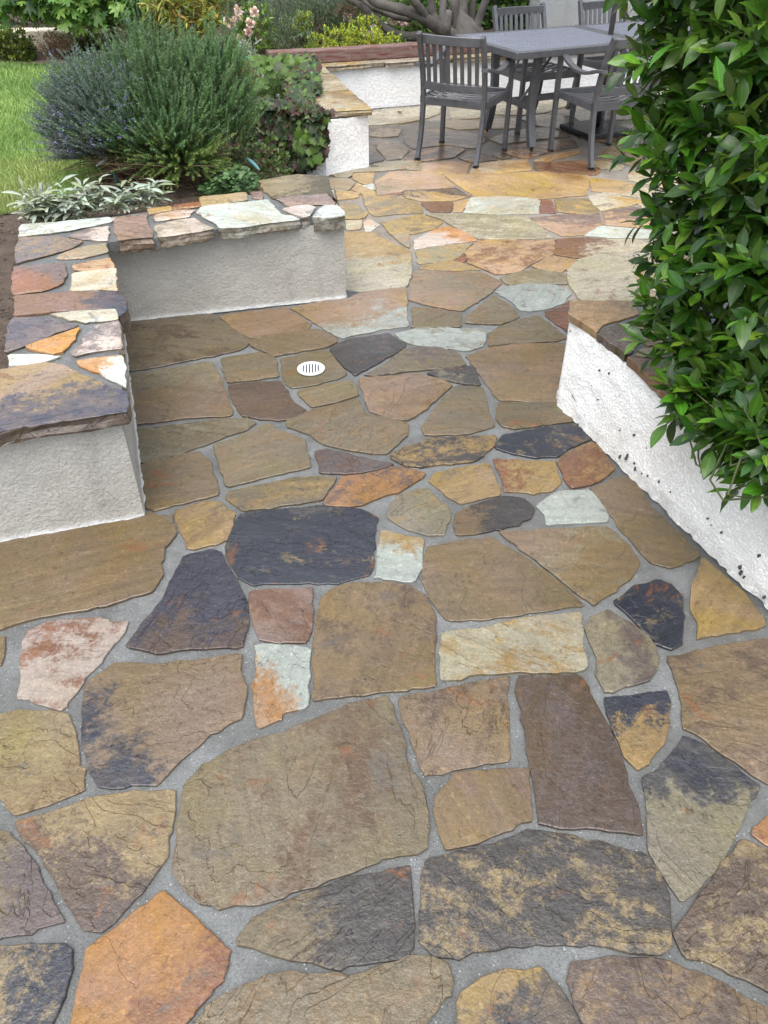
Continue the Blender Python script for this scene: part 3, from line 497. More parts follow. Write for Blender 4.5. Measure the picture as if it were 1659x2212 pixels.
CAP='''
w g .3 - 10;46.3,484.6 99.2,481.3 158.7,476.3 236.4,469.7 238.8,479.6 198.4,489.5 142.2,499.5 99.2,504.4 43,510.4
k u .45 180 0;147.2,509.4 185.2,496.2 234.8,487.9 236.4,504.4 231.5,518.3 185.2,515
u t .4 - 10;43,512.7 125.7,511 178.6,521 158.7,534.2 115.7,547.4 66.1,560.6 34.7,570.6 36.4,540.8
g p .4 - 10;142.2,544.1 185.2,530.9 229.8,524.3 233.1,544.1 185.2,554 122.4,558
r u .45 60 10;31.4,575.5 82.7,572.2 139.5,567.9 141.5,587.1 137.2,610.3 125.7,616.9 86,628.4 28.1,635.1
a r .4 - 0;154.8,573.9 191.8,565.6 238.1,556.7 246.4,577.2 205,583.1 162,582.1
c z .4 - 0;155.4,590.4 198.4,583.8 248,578.8 253,603.6 254,628.4 211.6,623.5 152.1,626.8
h n .45 20 5;29,640 125,634 250,629 267.5,641.5 272.5,664 257.5,684 250,668 150,671.5 31,683
c w .4 - 0;105.4,679.4 148.8,674.5 210.9,670.7 250.6,668.8 254.3,691.8 223.3,695.5 188.5,696.8 158.8,691.8 134,684.4
u v .4 - 20;27.3,685.6 62,684.4 104.2,686.9 129,693.1 171.2,703 119.1,717.9 67,740.2 19.8,758.8 8.7,757.6 13.6,720.4
q a .3 - 20;58.3,750.1 106.7,730.3 177.4,706.7 158.8,737.7 135.2,758.8 119.1,762 86.8,755.1
k u .45 - 20;208.4,703 254.3,694.3 258,707.9 265.4,752.6 223.3,757.6 158.8,770 157.5,762.5 183.6,740.2 181.1,730.3
w c .3 - 0;18.6,766.2 62,766.2 126.5,771.2 99.2,779.9 62,786.1 18.6,792.3
w q .3 150 0;162.5,779.9 210.9,773.7 267.9,767.5 271.7,797.3 272.4,837 248.1,822.1 210.9,802.2
t v .5 -70 5;0,799.7 49.6,789.8 86.8,783.6 138.9,787.3 158.8,799.7 198.5,817.1 269.2,843.2 274.1,886.6 223.3,894 148.8,906.4 62,918.8 0,931.2 -99.2,946.1 -99.2,817.1
l h .3 - 10;248.7,469.7 319.1,463.1 319.1,484.6 330.7,511.7 291,514.4 253,518.3 248.7,494.5
y a .3 - 0;319.1,450.9 367.1,445.6 368.7,453.2 320.8,463.1
r a .4 - 0;373.7,444.9 431.5,436.6 433.9,446.6 377,453.2
k a .4 - 0;334,464.7 377,454.8 421.6,453.2 406.7,468.1 337.3,476.3
k g .4 - 0;334.7,489.5 380.3,476.3 418.3,471.4 463,494.5 396.8,503.8 340.6,511.7
w c .35 - 0;425,459 435,446.5 500,438 579,429.9 592.9,449.5 609.1,463.9 630,465.7 649.7,473.8 590.6,480.1 521.2,488.9 475,491.5
z t .3 - 0;432.5,425.1 529.1,415.8 534.1,432.3 434.9,446.6
u l .4 - 0;539.7,414.8 565.2,412.5 567.5,428.7 546.6,426.4
m o .5 170 20;558.2,390.5 636.9,378.2 704,380.6 709.8,387 715.6,410.2 723,430.1 713.3,417.1 660.1,421.8 590.6,428.7 583.7,421.8 567.5,403.2
l u .4 - 5;595.3,428.7 636.9,421.8 708.7,418.1 724.9,439.1 727.2,442.6 683.2,441.4 650.8,442.6 620.7,442.6
k w .4 - 0;609.1,451.9 636.9,446.1 664.7,443.7 680.9,449.5 667,468.1 650.8,469.2 632.3,462.3
w d .4 - 0;674,466.2 692.5,449.5 699.4,443.7 724.9,442.6 739.9,454.2 744.6,462.3 729.5,465.7 704,470.4
'''
OUT='''
- - 0 - 0;46.3,486.2 238.8,471.4 317.5,452.2 432.5,436.6 432.5,425.7 529.1,416.8 566.3,413.7 559.4,391.2 636.9,379.2 704,381.2 726,433.3 737.6,453 722.6,463.4 669.3,468.5 475,492 463,496.2 340.6,512.7 253,519.3 236.4,521 235.4,527.6 247.4,580.5 254,628.4 252.5,634 262.5,644 252.5,679 250.6,669.5 256.8,695.5 265.4,752.6 271.7,797.3 272.4,837 272.9,881.6 223.3,892.8 62,917.6 0,930.7 -99.2,943.6 -99.2,804.7 0,796 17.4,792.3 8.7,757.6 14.9,717.9 27.3,685.6 31,683 26.5,635.1 34.7,540.8 43,512.7
'''
# ---------------------------------------------------------------- flagstones
PAL=dict(t=(150,124,86),o=(142,126,93),g=(154,144,116),y=(182,150,92),z=(174,152,108),q=(190,132,60),a=(184,150,110),r=(146,96,68),h=(128,92,66),
 b=(108,88,72),l=(152,126,112),k=(200,184,170),w=(196,204,194),c=(192,183,156),n=(60,64,76),v=(72,72,86),d=(84,78,74),x=(120,94,68),u=(116,102,98),m=(84,72,46),p=(168,136,102))
def tilted(n): return n
def rs_poly(P,step,amp,t=.10,rnd=None):
    # cut corners a little, resample, roughen the outline
    n=len(P); Q=[]
    for i in range(n):
        a=P[i-1];b=P[i];c=P[(i+1)%n]
        la=math.dist(a,b); lc=math.dist(b,c); ta=min(t,.012/max(la,1e-6)); tc=min(t,.012/max(lc,1e-6))
        Q.append((b[0]+(a[0]-b[0])*ta,b[1]+(a[1]-b[1])*ta)); Q.append((b[0]+(c[0]-b[0])*tc,b[1]+(c[1]-b[1])*tc))
    out=[]; n=len(Q); ph=rnd.uniform(0,6)
    for i in range(n):
        a=Q[i];b=Q[(i+1)%n]; L=math.dist(a,b); k=max(1,int(L/step)); nx,ny=(b[1]-a[1])/max(L,1e-6),-(b[0]-a[0])/max(L,1e-6)
        for j in range(k):
            f=j/k; ph+=rnd.uniform(.15,.6); d=(amp*rnd.uniform(-1,1)+amp*1.3*math.sin(ph)) if j or L<step*2 else amp*.4*rnd.uniform(-1,1)
            out.append((a[0]+(b[0]-a[0])*f+nx*d,a[1]+(b[1]-a[1])*f+ny*d))
    return out
def sarea(P): return sum(P[i][0]*P[(i+1)%len(P)][1]-P[(i+1)%len(P)][0]*P[i][1] for i in range(len(P)))/2
SEED=[0]
def stone(P,z,spec,parent,thick=.03,rough_side=False,step=.028,amp=.0038,dz=None,name='flagstone',mult=.46,grow=.004):
    SEED[0]+=1; rnd=random.Random(SEED[0]*7+3)
    A,B_,amt,ga,sa=spec[:5]
    if sarea(P)<0: P=P[::-1]
    cx=sum(p[0] for p in P)/len(P); cy=sum(p[1] for p in P)/len(P)
    P=[(p[0]-cx,p[1]-cy) for p in P]; P=[(p[0]*(1+grow/max(math.hypot(*p),.03)),p[1]*(1+grow/max(math.hypot(*p),.03))) for p in P]; rad=math.sqrt(abs(sarea(P))/math.pi)
    R_=rs_poly(P,step,amp,rnd=rnd); n=len(R_)
    dz=rnd.uniform(0,.0035) if dz is None else dz; tx,ty=rnd.uniform(-.004,.004),rnd.uniform(-.004,.004)
    def toward(p,d):
        L=math.hypot(*p) or 1e-6; k=1-min(.3,d/L); return (p[0]*k,p[1]*k)
    rings=[]
    if rough_side:
        off={q:rnd.uniform(-.004,.001) for q in (1,.84,.8,.5,.46,.2,.1)}; off[.8]=off[.84]+rnd.uniform(0,.004); off[.46]=off[.5]+rnd.uniform(0,.003); jn=[rnd.uniform(.3,1) for _ in R_]
        for q in (1,.84,.8,.5,.46,.2,.1):
            rr=[]
            for i,p in enumerate(R_):
                L=math.hypot(*p) or 1e-6; k=1+(off[q]+jn[i]*.006*math.sin(q*7+i*.35)+rnd.uniform(-.0015,.0015))/L
                rr.append((p[0]*k,p[1]*k,-thick*q+(rnd.uniform(-.006,.006) if q==1 else 0)))
            rings.append((rr,.25))
    else:
        rings.append(([(p[0]*.99,p[1]*.99,-thick) for p in R_],1)); 
    rings.append(([(p[0],p[1],-.0016) for p in R_],.9))
    rings.append(([(*toward(p,.0026),0) for p in R_],.8))
    rings.append(([(*toward(p,.03),0.0006) for p in R_],.0))
    V=[];rim=[]
    for rr,v in rings:
        for p in rr: V.append((p[0],p[1],p[2]+p[0]*tx+p[1]*ty)); rim.append(v)
    Fc=[]
    for r in range(len(rings)-1):
        for i in range(n):
            j=(i+1)%n; Fc.append((r*n+i,r*n+j,r*n+n+j,r*n+n+i))
    k=(len(rings)-1)*n; Fc.append(tuple(range(k,k+n)))
    me=mesh(name,V,Fc,M['stone'],False,{'rim':('FLOAT',rim),'side':('FLOAT',[1.0 if rough_side and (i//n)<7 else 0.0 for i in range(len(V))])})
    o=ob(name,me,parent,(cx,cy,z+dz))
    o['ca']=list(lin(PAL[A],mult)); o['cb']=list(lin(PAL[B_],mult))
    amt=float(amt)
    if ga=='-': gx=gy=0.0
    else:
        s=2.3/max(rad,.05); gx=math.cos(D2R(float(ga)))*s; gy=math.sin(D2R(float(ga)))*s
    o['pa']=[amt,gx,gy]; a=D2R(float(sa)+rnd.uniform(-40,40)); o['pb']=[math.cos(a),math.sin(a),SEED[0]*3.17]
    return o
def parse(txt):
    out=[]
    for ln in txt.strip().split('\n'):
        sp,po=ln.split(';'); out.append((sp.split(),[tuple(map(float,q.split(','))) for q in po.split()]))
    return out
# setting: ground sheets
patio=tag(ob('patio',mesh('patio',[(x,y,-.007) for x,y in((-4,-3),(7,-3),(7,11.5),(-4,9))],[(0,1,2,3)],M['mortar'])),kind='structure')
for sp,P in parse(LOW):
    my=sum(p[1] for p in P)/len(P); stone([G(*p)[:2] for p in P],0,sp,patio,mult=.35 if my>640 else .40+.22*min(1,(640-my)/120),grow=.0055 if my>640 else (.007 if my>360 else .002))  # upper stones paler: drier stone, plus sky glare put into the colour
# more paving of the same kind out to the sides of the picture and behind the hedge
def cells(x0,x1,y0,y1,nx,ny,seed,keep):
    rr=random.Random(seed); pts={}
    for i in range(nx+1):
        for j in range(ny+1): pts[i,j]=(x0+(x1-x0)*i/nx+rr.uniform(-.28,.28)*(x1-x0)/nx,y0+(y1-y0)*j/ny+rr.uniform(-.28,.28)*(y1-y0)/ny)
    for i in range(nx):
        for j in range(ny):
            q=[pts[i,j],pts[i+1,j],pts[i+1,j+1],pts[i,j+1]]; c=(sum(a[0] for a in q)/4,sum(a[1] for a in q)/4)
            if not keep(c): continue
            q=[(c[0]+(a[0]-c[0])*.93,c[1]+(a[1]-c[1])*.93) for a in q]
            k=rr.choice(['t','o','g','y','c','a','b','d']); stone(q,0,(k,rr.choice('togdu'),.4,'-',rr.uniform(0,90)),patio)
cells(2.45,4.9,4.9,9.2,5,9,3,lambda c: c[1]<8.0+.35*c[0])
cells(1.75,3.6,3.45,4.75,4,3,4,lambda c: True)
# ---------------------------------------------------------------- walls
def skin(name,p0,p1,z0,z1,mat,parent,amp=.003,res=.016,seed=0,foot=.006,ztop=None):
    # rough rendered face from p0 to p1, outward normal to the right of p0->p1
    p0=np.array(p0);p1=np.array(p1); L=np.linalg.norm(p1-p0); nx=max(2,int(L/res)); nz=max(2,int((z1-z0)/res))
    d=(p1-p0)/L; nrm=np.array([d[1],-d[0]])
    s=np.linspace(0,1,nx+1); h=np.linspace(0,1,nz+1); S,Hh=np.meshgrid(s,h,indexing='ij')
    X=S*L*60; Y=Hh*(z1-z0)*60
    nz_=vnoise(X,Y,seed)*1.0+vnoise(X*.35,Y*.35,seed+5)*1.4-1.2
    off=nz_*amp
    f=np.exp(-Hh*(z1-z0)/.012)*(foot*(.4+1.2*vnoise(S*L*45,Y*0,seed+9))); off=off+f
    off=off*np.where((S<1e-6)|(S>1-1e-6),.2,1)+.0
    V=np.stack([p0[0]+d[0]*S*L+nrm[0]*off,p0[1]+d[1]*S*L+nrm[1]*off,z0+Hh*(z1-z0)],-1).reshape(-1,3)
    idx=np.arange((nx+1)*(nz+1)).reshape(nx+1,nz+1)
    Q=np.stack([idx[:-1,:-1],idx[1:,:-1],idx[1:,1:],idx[:-1,1:]],-1).reshape(-1,4)
    return ob(name,mesh(name,V,Q,mat,True),parent)
def prism(name,P,z0,z1,mat,parent=None,inset=0):
    if sarea(P)<0: P=P[::-1]
    cx=sum(p[0] for p in P)/len(P);cy=sum(p[1] for p in P)/len(P); n=len(P)
    if inset:
        Q=[]
        for i in range(n):
            a=Vector(P[i-1][:2]);b=Vector(P[i][:2]);c=Vector(P[(i+1)%n][:2])
            u=(b-a).normalized();w=(c-b).normalized(); nn=Vector((-u.y,u.x))+Vector((-w.y,w.x)); nn=nn.normalized() if nn.length>1e-6 else Vector((0,0))
            Q.append(tuple(b+nn*inset))
        P=Q
    V=[(p[0],p[1],z0) for p in P]+[(p[0],p[1],z1) for p in P]
    return ob(name,mesh(name,V,[(i,(i+1)%n,(i+1)%n+n,i+n) for i in range(n)]+[tuple(range(n,2*n)),tuple(range(n-1,-1,-1))],mat),parent)
CZ=.43
cap_out=[G(*p,CZ)[:2] for p in parse(OUT)[0][1]]
A=G(313,1115)[:2]; Bc=G(265,696)[:2]; C_=G(748,643)[:2]
dl=np.array(A)-np.array(G(0,1170)[:2]); dl/=np.linalg.norm(dl); A0=tuple(np.array(A)-dl*1.9)
lw=empty('garden_wall',(-.9,2.5,0)); tag(lw,'low L shaped planter wall in fresh grey stucco with multicoloured flagstone cap','wall')
def par(o,p): o.parent=p; o.matrix_parent_inverse=Matrix.Translation(-p.location); return o
def wp(o,p=None):   # keep world place while parented to an Empty that is not at the origin
    return o
lw.location=(0,0,0)
body=[A0,A,Bc,C_,(-.27,4.40),(-.62,4.36),(-1.55,3.86),(-1.62,3.5),(-1.25,2.42),(A0[0],A0[1]+.36)]
prism('wall_body',body,-.02,.372,M['grey'],lw,inset=.006)
skin('stucco_face',A0,A,0,.386,M['grey'],lw,seed=1); skin('stucco_face',A,Bc,0,.386,M['grey'],lw,seed=2)
skin('stucco_face',Bc,C_,0,.386,M['grey'],lw,seed=3); skin('stucco_face',C_,(-.27,4.40),0,.386,M['grey'],lw,seed=4)
def insetP(P,d):
    if sarea(P)<0: P=P[::-1]
    n=len(P);Q=[]
    for i in range(n):
        a=Vector(P[i-1]);b=Vector(P[i]);c=Vector(P[(i+1)%n]); u=(b-a);w=(c-b)
        u=u.normalized() if u.length>1e-6 else u; w=w.normalized() if w.length>1e-6 else w
        nn=Vector((-u.y,u.x))+Vector((-w.y,w.x)); nn=nn.normalized() if nn.length>1e-6 else Vector((0,0)); Q.append(tuple(b+nn*d))
    return Q
prism('mortar_bed',insetP(cap_out,.014),.374,CZ-.008,M['mortar'],lw)
CAPT={7:.075,14:.05,15:.062,19:.05,20:.05,23:.07,26:.07}
for i,(sp,P) in enumerate(parse(CAP)):
    stone([G(*p,CZ)[:2] for p in P],CZ,sp,lw,mult=.66,thick=CAPT.get(i,.05),rough_side=True,step=.03,amp=.004,name='cap_stone')
# right hand raised terrace wall
PZ=.40
P0=G(1204,873)[:2]; P1=G(1252,917)[:2]; P2=G(1659,1310)[:2]; d2=np.array(P2)-np.array(P1); P3=tuple(np.array(P1)+d2*1.75)
tipb=G(1232,650,PZ)[:2]; back=G(1500,640,PZ)[:2]
rw=empty('terrace_wall'); tag(rw,'knee high white stucco wall with thin flagstone edge in front of the leafy hedge','wall')
terr=[P0,P1,P3,(2.6,P3[1]),(2.6,3.25),(back[0],back[1]+.02),(tipb[0]+.01,tipb[1])]
prism('wall_body',terr,-.02,.366,M['white'],rw,inset=.006)
skin('stucco_face',P0,P1,0,.372,M['white'],rw,amp=.005,seed=11,res=.012,foot=.012); skin('stucco_face',P1,P3,0,.372,M['white'],rw,amp=.0045,seed=12,res=.012,foot=.012)
skin('stucco_face',(tipb[0]+.01,tipb[1]),P0,0,.372,M['white'],rw,seed=13)
q=MB(); rc=random.Random(4); dw=d2/np.linalg.norm(d2); nw=np.array([dw[1],-dw[0]])
for (px,py,s) in ((1341,985,.012),(1357,983,.014),(1354,990,.011),(1372,1000,.008),(1374,1013,.012),(1388,1022,.006),(1401,1027,.007),(1292,863,.006),(1318,806,.007),(1296,800,.006),(1370,940,.006),(1340,930,.005),(1489,1141,.007),(1501,1165,.011),(1505,1172,.008),(1602,1237,.012),(1600,1225,.010),(1609,1246,.007),(1641,1200,.009),(1652,1290,.008),(1560,1150,.006),(1530,1120,.005),(1450,1062,.005),(1425,1040,.006)):
    # the point of the wall plane seen there
    u=(px-CX)/F; v=(CY-py)/F; dr_=np.array((u,math.cos(TH)+v*math.sin(TH),-math.sin(TH)+v*math.cos(TH))); t=((P1[0])*nw[0]+(P1[1])*nw[1])/(dr_[0]*nw[0]+dr_[1]*nw[1])
    c=np.array((0,0,H))+dr_*t; ring_=[]
    for k in range(9):
        a=k*2*math.pi/9; r_=s*.72*rc.uniform(.4,1.1); ring_.append((c[0]+dw[0]*math.cos(a)*r_*.7+nw[0]*.0065,c[1]+dw[1]*math.cos(a)*r_*.7+nw[1]*.0065,c[2]+math.sin(a)*r_*1.2))
    q.add(ring_+[(x-nw[0]*.01,y-nw[1]*.01,z) for x,y,z in ring_],[tuple(range(9))]+[(i,(i+1)%9,(i+1)%9+9,i+9) for i in range(9)])
q.build('dark_chip',m_plain('dark_chip',lin((84,82,80),.6),.9,60,.4,.4),rw)['kind']='stuff'
prism('mortar_bed',terr,.372,PZ-.008,M['mortar'],rw,inset=.02)
for sp,P in parse(PLAT): stone([G(*p,PZ)[:2] for p in P],PZ,sp,rw,thick=.03,step=.03,mult=.56,name='cap_stone')
for q in ([(1.15,1.32),(1.5,1.35),(1.55,1.9),(1.12,1.78)],[(1.27,.95),(1.7,.9),(1.8,1.28),(1.2,1.27)],[(1.6,1.4),(2.4,1.3),(2.5,2.0),(1.6,1.95)],[(1.5,2.1),(2.5,2.1),(2.5,3.1),(1.7,3.0)]):
    stone(q,PZ,('t','b',.4,'-',20),rw,thick=.03,name='cap_stone')
# pillar wall and rear planter wall
pw=empty('pillar_wall'); tag(pw,'short white stucco pillar wall half covered with creeper, tan stone cap','wall')
Pf1=G(705,380)[:2]; Pf2=G(797,360)[:2]; Pl=G(632,374)[:2]
pb=[Pl,Pf1,Pf2,(-.60,7.92),(-1.05,7.80)]
prism('wall_body',pb,-.02,.352,M['knock'],pw,inset=.006)
skin('stucco_face',Pl,Pf1,0,.358,M['knock'],pw,seed=21,res=.03); skin('stucco_face',Pf1,Pf2,0,.358,M['knock'],pw,seed=22,res=.03,foot=.003); skin('stucco_face',Pf2,(-.60,7.92),0,.358,M['knock'],pw,seed=23,res=.03)
c1=G(696,243,.40)[:2]; c2=G(803,236,.40)[:2]
def lp(a,b,t): return (a[0]+(b[0]-a[0])*t,a[1]+(b[1]-a[1])*t)
cr_=(-.57,7.9); cl_=(-1.05,7.75); c1b=lp(c1,Pl,.75)
stone([c1b,c1,c2,lp(c2,cr_,.36),lp(c1b,cl_,.34)],.40,('y','c',.5,'-',12),pw,thick=.042,rough_side=True,step=.04,mult=.6,name='cap_stone')
stone([lp(c1b,cl_,.36),lp(c2,cr_,.38),lp(c2,cr_,.74),lp(c1b,cl_,.7)],.40,('z','c',.5,'-',12),pw,thick=.042,rough_side=True,step=.04,mult=.6,name='cap_stone')
stone([lp(c1b,cl_,.72),lp(c2,cr_,.76),lp(c2,cr_,1),lp(c1b,cl_,.98)],.40,('c','y',.4,'-',12),pw,thick=.042,rough_side=True,step=.04,mult=.6,name='cap_stone')
prism('mortar_bed',insetP([c1b,c1,c2,cr_,cl_],.03),.358,.39,M['mortar'],pw)
bw=empty('rear_wall'); tag(bw,'long low white stucco planter wall behind the dining table with pale stone cap','wall')
def rwp(x,o=0): return (x-.33*o,8.1+.35*x+.944*o)
rb=[rwp(-.62),rwp(5.6),rwp(5.6,.3),rwp(-1.1,.3),(-1.05,7.82)]
prism('wall_body',rb,-.02,.33,M['knock'],bw,inset=.006)
skin('stucco_face',rwp(-.64),rwp(5.6),0,.335,M['knock'],bw,seed=31,res=.04,foot=.002)
xs=[-1.02,-.55,.0,.62,1.25,1.8,2.5,3.2,4.0,4.8,5.6]
for i in range(len(xs)-1):
    a,b_=xs[i]+.008,xs[i+1]-.008
    stone([rwp(a,-.035),rwp(b_,-.035+random.uniform(-.01,.01)),rwp(b_,.27),rwp(a,.27)],.375,(random.choice('cczk'),random.choice('yczg'),.45,'-',random.uniform(0,40)),bw,thick=.04,rough_side=True,step=.05,mult=.6,name='cap_stone')
prism('mortar_bed',[rwp(-1.0,0),rwp(5.55,0),rwp(5.55,.25),rwp(-1.0,.25)],.335,.365,M['mortar'],bw)
# timbers on the rear wall
def timber(x0,x1,label,w=.13,h=.105):
    a=Vector((*rwp(x0,.16),0));b=Vector((*rwp(x1,.16),0)); L=(b-a).length; mb=MB()
    nseg=max(2,int(L/.12)); pts=[]
    for i in range(nseg+1):
        t=i/nseg; pts.append((t*L-L/2,random.uniform(-.002,.002),random.uniform(-.003,.003)))
    mb.sweep(pts,h,w,(0,0,1),.008)
    o=mb.build('garden_timber',M['wood'],None,False,((a.x+b.x)/2,(a.y+b.y)/2,.375+h/2+.004)); o.rotation_euler.z=math.atan2(b.y-a.y,b.x-a.x)
    return tag(o,label,'timber')
timber(-.98,-.66,'short red brown timber block at the left end of the rear wall cap',h=.11)
timber(-.655,5.5,'long weathered red timber beam lying on the rear wall cap')
# garden ground behind the walls
GZ=.33
gp=[rwp(60,.28),rwp(-1.0,.28),(-1.1,7.8),(-1.3,6.6),(-1.15,5.6),(-.95,4.9),(-.8,4.35),(-.8,4.2),(-1.45,3.75),(-1.5,3.5),(-1.2,2.4),(-1.3,2.12),(A0[0],A0[1]+.2),(-60,1.4),(-60,70),(60,70)]
soil=tag(ob('garden_ground',mesh('garden_ground',[(x,y,GZ) for x,y in gp],[tuple(range(len(gp)))],M['soil'])),kind='structure')
sl_=[(-1.1,7.8),(-1.3,6.6),(-1.15,5.6),(-.95,4.9),(-.8,4.35)]; sb_=[(-.95,7.8),(-.9,6.6),(-.8,5.6),(-.7,5.0),(-.6,4.45)]; sr_=[(-.9,7.8),(-.64,6.1),(-.43,5.93),(-.36,5.0),(-.3,4.4)]
Vs=[(x,y,GZ) for x,y in sl_]+[(x,y,.02) for x,y in sb_]+[(x,y,.0) for x,y in sr_]
tag(ob('garden_slope',mesh('garden_slope',Vs,[(i+5*k,i+1+5*k,i+6+5*k,i+5+5*k)[::-1] for k in(0,1) for i in range(4)],M['soil'])),kind='structure')
LAWN=[(-1.72,4.22),(-2.2,4.0),(-7,3.4),(-9,8.0),(-3.5,8.25),(-2.2,7.95),(-1.25,7.7),(-1.0,6.8),(-1.15,5.7),(-1.5,5.2)]
tag(ob('lawn',mesh('lawn',[(x,y,GZ+.006) for x,y in LAWN],[tuple(range(len(LAWN)))][::-1],M['turf'])),kind='structure')
dirt=[(-2.6,8.1),(-3.2,8.55),(-3.9,8.75),(-5,8.7),(-5,8.35),(-3.9,8.3),(-3.3,8.22)]
tag(ob('dirt_path',mesh('dirt_path',[(x,y,GZ+.012) for x,y in dirt],[tuple(range(len(dirt)))],m_plain('pale_dirt',lin((186,160,142),.6),.9,12,.15,.5))),kind='structure')
# pale kerb wall at the far end of the lawn
kw=MB(); kw.box((-3.75,8.95,GZ+.09),(2.4,.16,.2),.06,.012)
tag(kw.build('kerb_wall',m_stucco('cream_stucco',lin((206,196,176)),'knock')),'low pale cream kerb wall at the far edge of the lawn','kerb')
# ---------------------------------------------------------------- drain
dc=G(672,799); dr=empty('floor_drain',(dc[0],dc[1],.004)); tag(dr,'small round white floor drain grate set in a tan flagstone','drain')
def ring(r0,r1,z0,z1,seg=40):
    V=[];f=[]
    for (r,z) in((r0,z0),(r1,z0),(r1,z1-.0015),(r1-.002,z1),(r0+.001,z1),(r0,z1-.001)):
        V+=[(r*math.cos(2*math.pi*i/seg),r*math.sin(2*math.pi*i/seg),z) for i in range(seg)]
    for k in range(6):
        for i in range(seg):
            j=(i+1)%seg; a=k*seg;b=((k+1)%6)*seg; f.append((a+i,a+j,b+j,b+i))
    return V,f
rr=.061
mb=MB(); mb.add(*ring(.0445,rr,0,.006)); mb.build('rim',M['plastic'],dr)
mb=MB(); V=[(.0485*math.cos(2*math.pi*i/32),.0485*math.sin(2*math.pi*i/32),.0012) for i in range(32)]; mb.add(V,[tuple(range(32))]); mb.build('drain_opening',M['hole'],dr)
for k in range(7):
    x=(k-3)*.0128; L=2*math.sqrt(max(.0455**2-x*x,1e-5)); mb=MB(); mb.box((x,0,.0032),(.0066,L,.004),0,.001); mb.build('grate_bar',M['plastic'],dr)
dr.rotation_euler.z=D2R(4)
# ---------------------------------------------------------------- chairs
def make_chair():
    r=empty('patio_chair'); m=M['metal']
    for s in(-1,1):
        q=MB(); q.sweep(smoothline([(s*.238,-.300,.012),(s*.238,-.262,.12),(s*.238,-.232,.27),(s*.238,-.222,.42),(s*.238,-.238,.56),(s*.238,-.285,.72),(s*.236,-.335,.845)],4),.030,.042,(1,0,0)); q.build('rear_leg',m,r)
        q=MB(); q.box((s*.238,-.300,.006),(.034,.044,.012)); q.build('foot_cap',M['dark'],r)
        q=MB(); q.sweep([(s*.268,.255,.012),(s*.268,.262,.3),(s*.268,.268,.66)],.030,.042,(1,0,0)); q.build('front_leg',m,r)
        q=MB(); q.box((s*.268,.255,.006),(.034,.044,.012)); q.build('foot_cap',M['dark'],r)
        q=MB(); q.sweep(smoothline([(s*.270,.292,.672),(s*.272,.22,.668),(s*.274,.12,.63),(s*.274,.0,.602),(s*.270,-.12,.606),(s*.262,-.22,.632),(s*.256,-.31,.642)],4),.048,.022,(1,0,0)); q.build('armrest',m,r)
    q=MB()
    q.sweep([(-.255,-.215,.405),(-.268,.262,.41)],.024,.05,(1,0,0)); q.sweep([(.255,-.215,.405),(.268,.262,.41)],.024,.05,(1,0,0))
    q.sweep([(-.238,-.224,.402),(.238,-.224,.402)],.024,.052,(0,1,0)); q.sweep([(-.256,.262,.41),(.256,.262,.41)],.024,.052,(0,1,0)); q.build('seat_frame',m,r)
    for k in range(6):
        y=-.165+k*.076; w=.232+.012*k/5
        q=MB(); q.sweep([(x*w,y,.423-.030*(1-x*x)) for x in(-1,-.75,-.5,-.25,0,.25,.5,.75,1)],.040,.008,(0,1,0),.002); q.build('seat_slat',m,r)
    def by(z): return -.235-(max(0,z-.5))**1.25*.28
    def bow(x): return -.028*(1-(x/.225)**2)
    for z,hh,nm in((.505,.052,'lower_rail'),(.805,.058,'top_rail')):
        q=MB(); q.sweep([(x,by(z)+bow(x),z) for x in(-.225,-.15,-.075,0,.075,.15,.225)],.022,hh,(0,1,0)); q.build(nm,m,r)
    for k in range(8):
        x=-.184+k*.0526
        q=MB(); q.sweep([(x,by(z)+bow(x),z) for z in(.525,.62,.71,.785)],.029,.010,(1,0,0),.002); q.build('back_slat',m,r)
    return r
def copy_tree(o,parent=None):
    c=o.copy(); SC.collection.objects.link(c); c.parent=parent
    for ch in list(o.children): copy_tree(ch,c)
    return c
ch0=make_chair(); gch='grey metal slat back chairs round the dining table'
def put(o,x,y,deg,label): o.location=(x,y,.002); o.rotation_euler.z=D2R(deg); tag(o,label,'chair',gch)
spots=[(.602,6.515,-26,'grey slat back metal armchair at the left end of the table, seen from behind'),
 (1.655,6.46,20,'grey slat back metal armchair in front of the table, partly hidden by the hedge'),
 (1.27,7.50,204,'grey slat back metal armchair behind the table facing the camera, its whole back in view'),
 (2.06,7.88,204,'grey slat back metal armchair behind the table beside the umbrella pole')]
for i,s in enumerate(spots): put(ch0 if i==0 else copy_tree(ch0),*s)
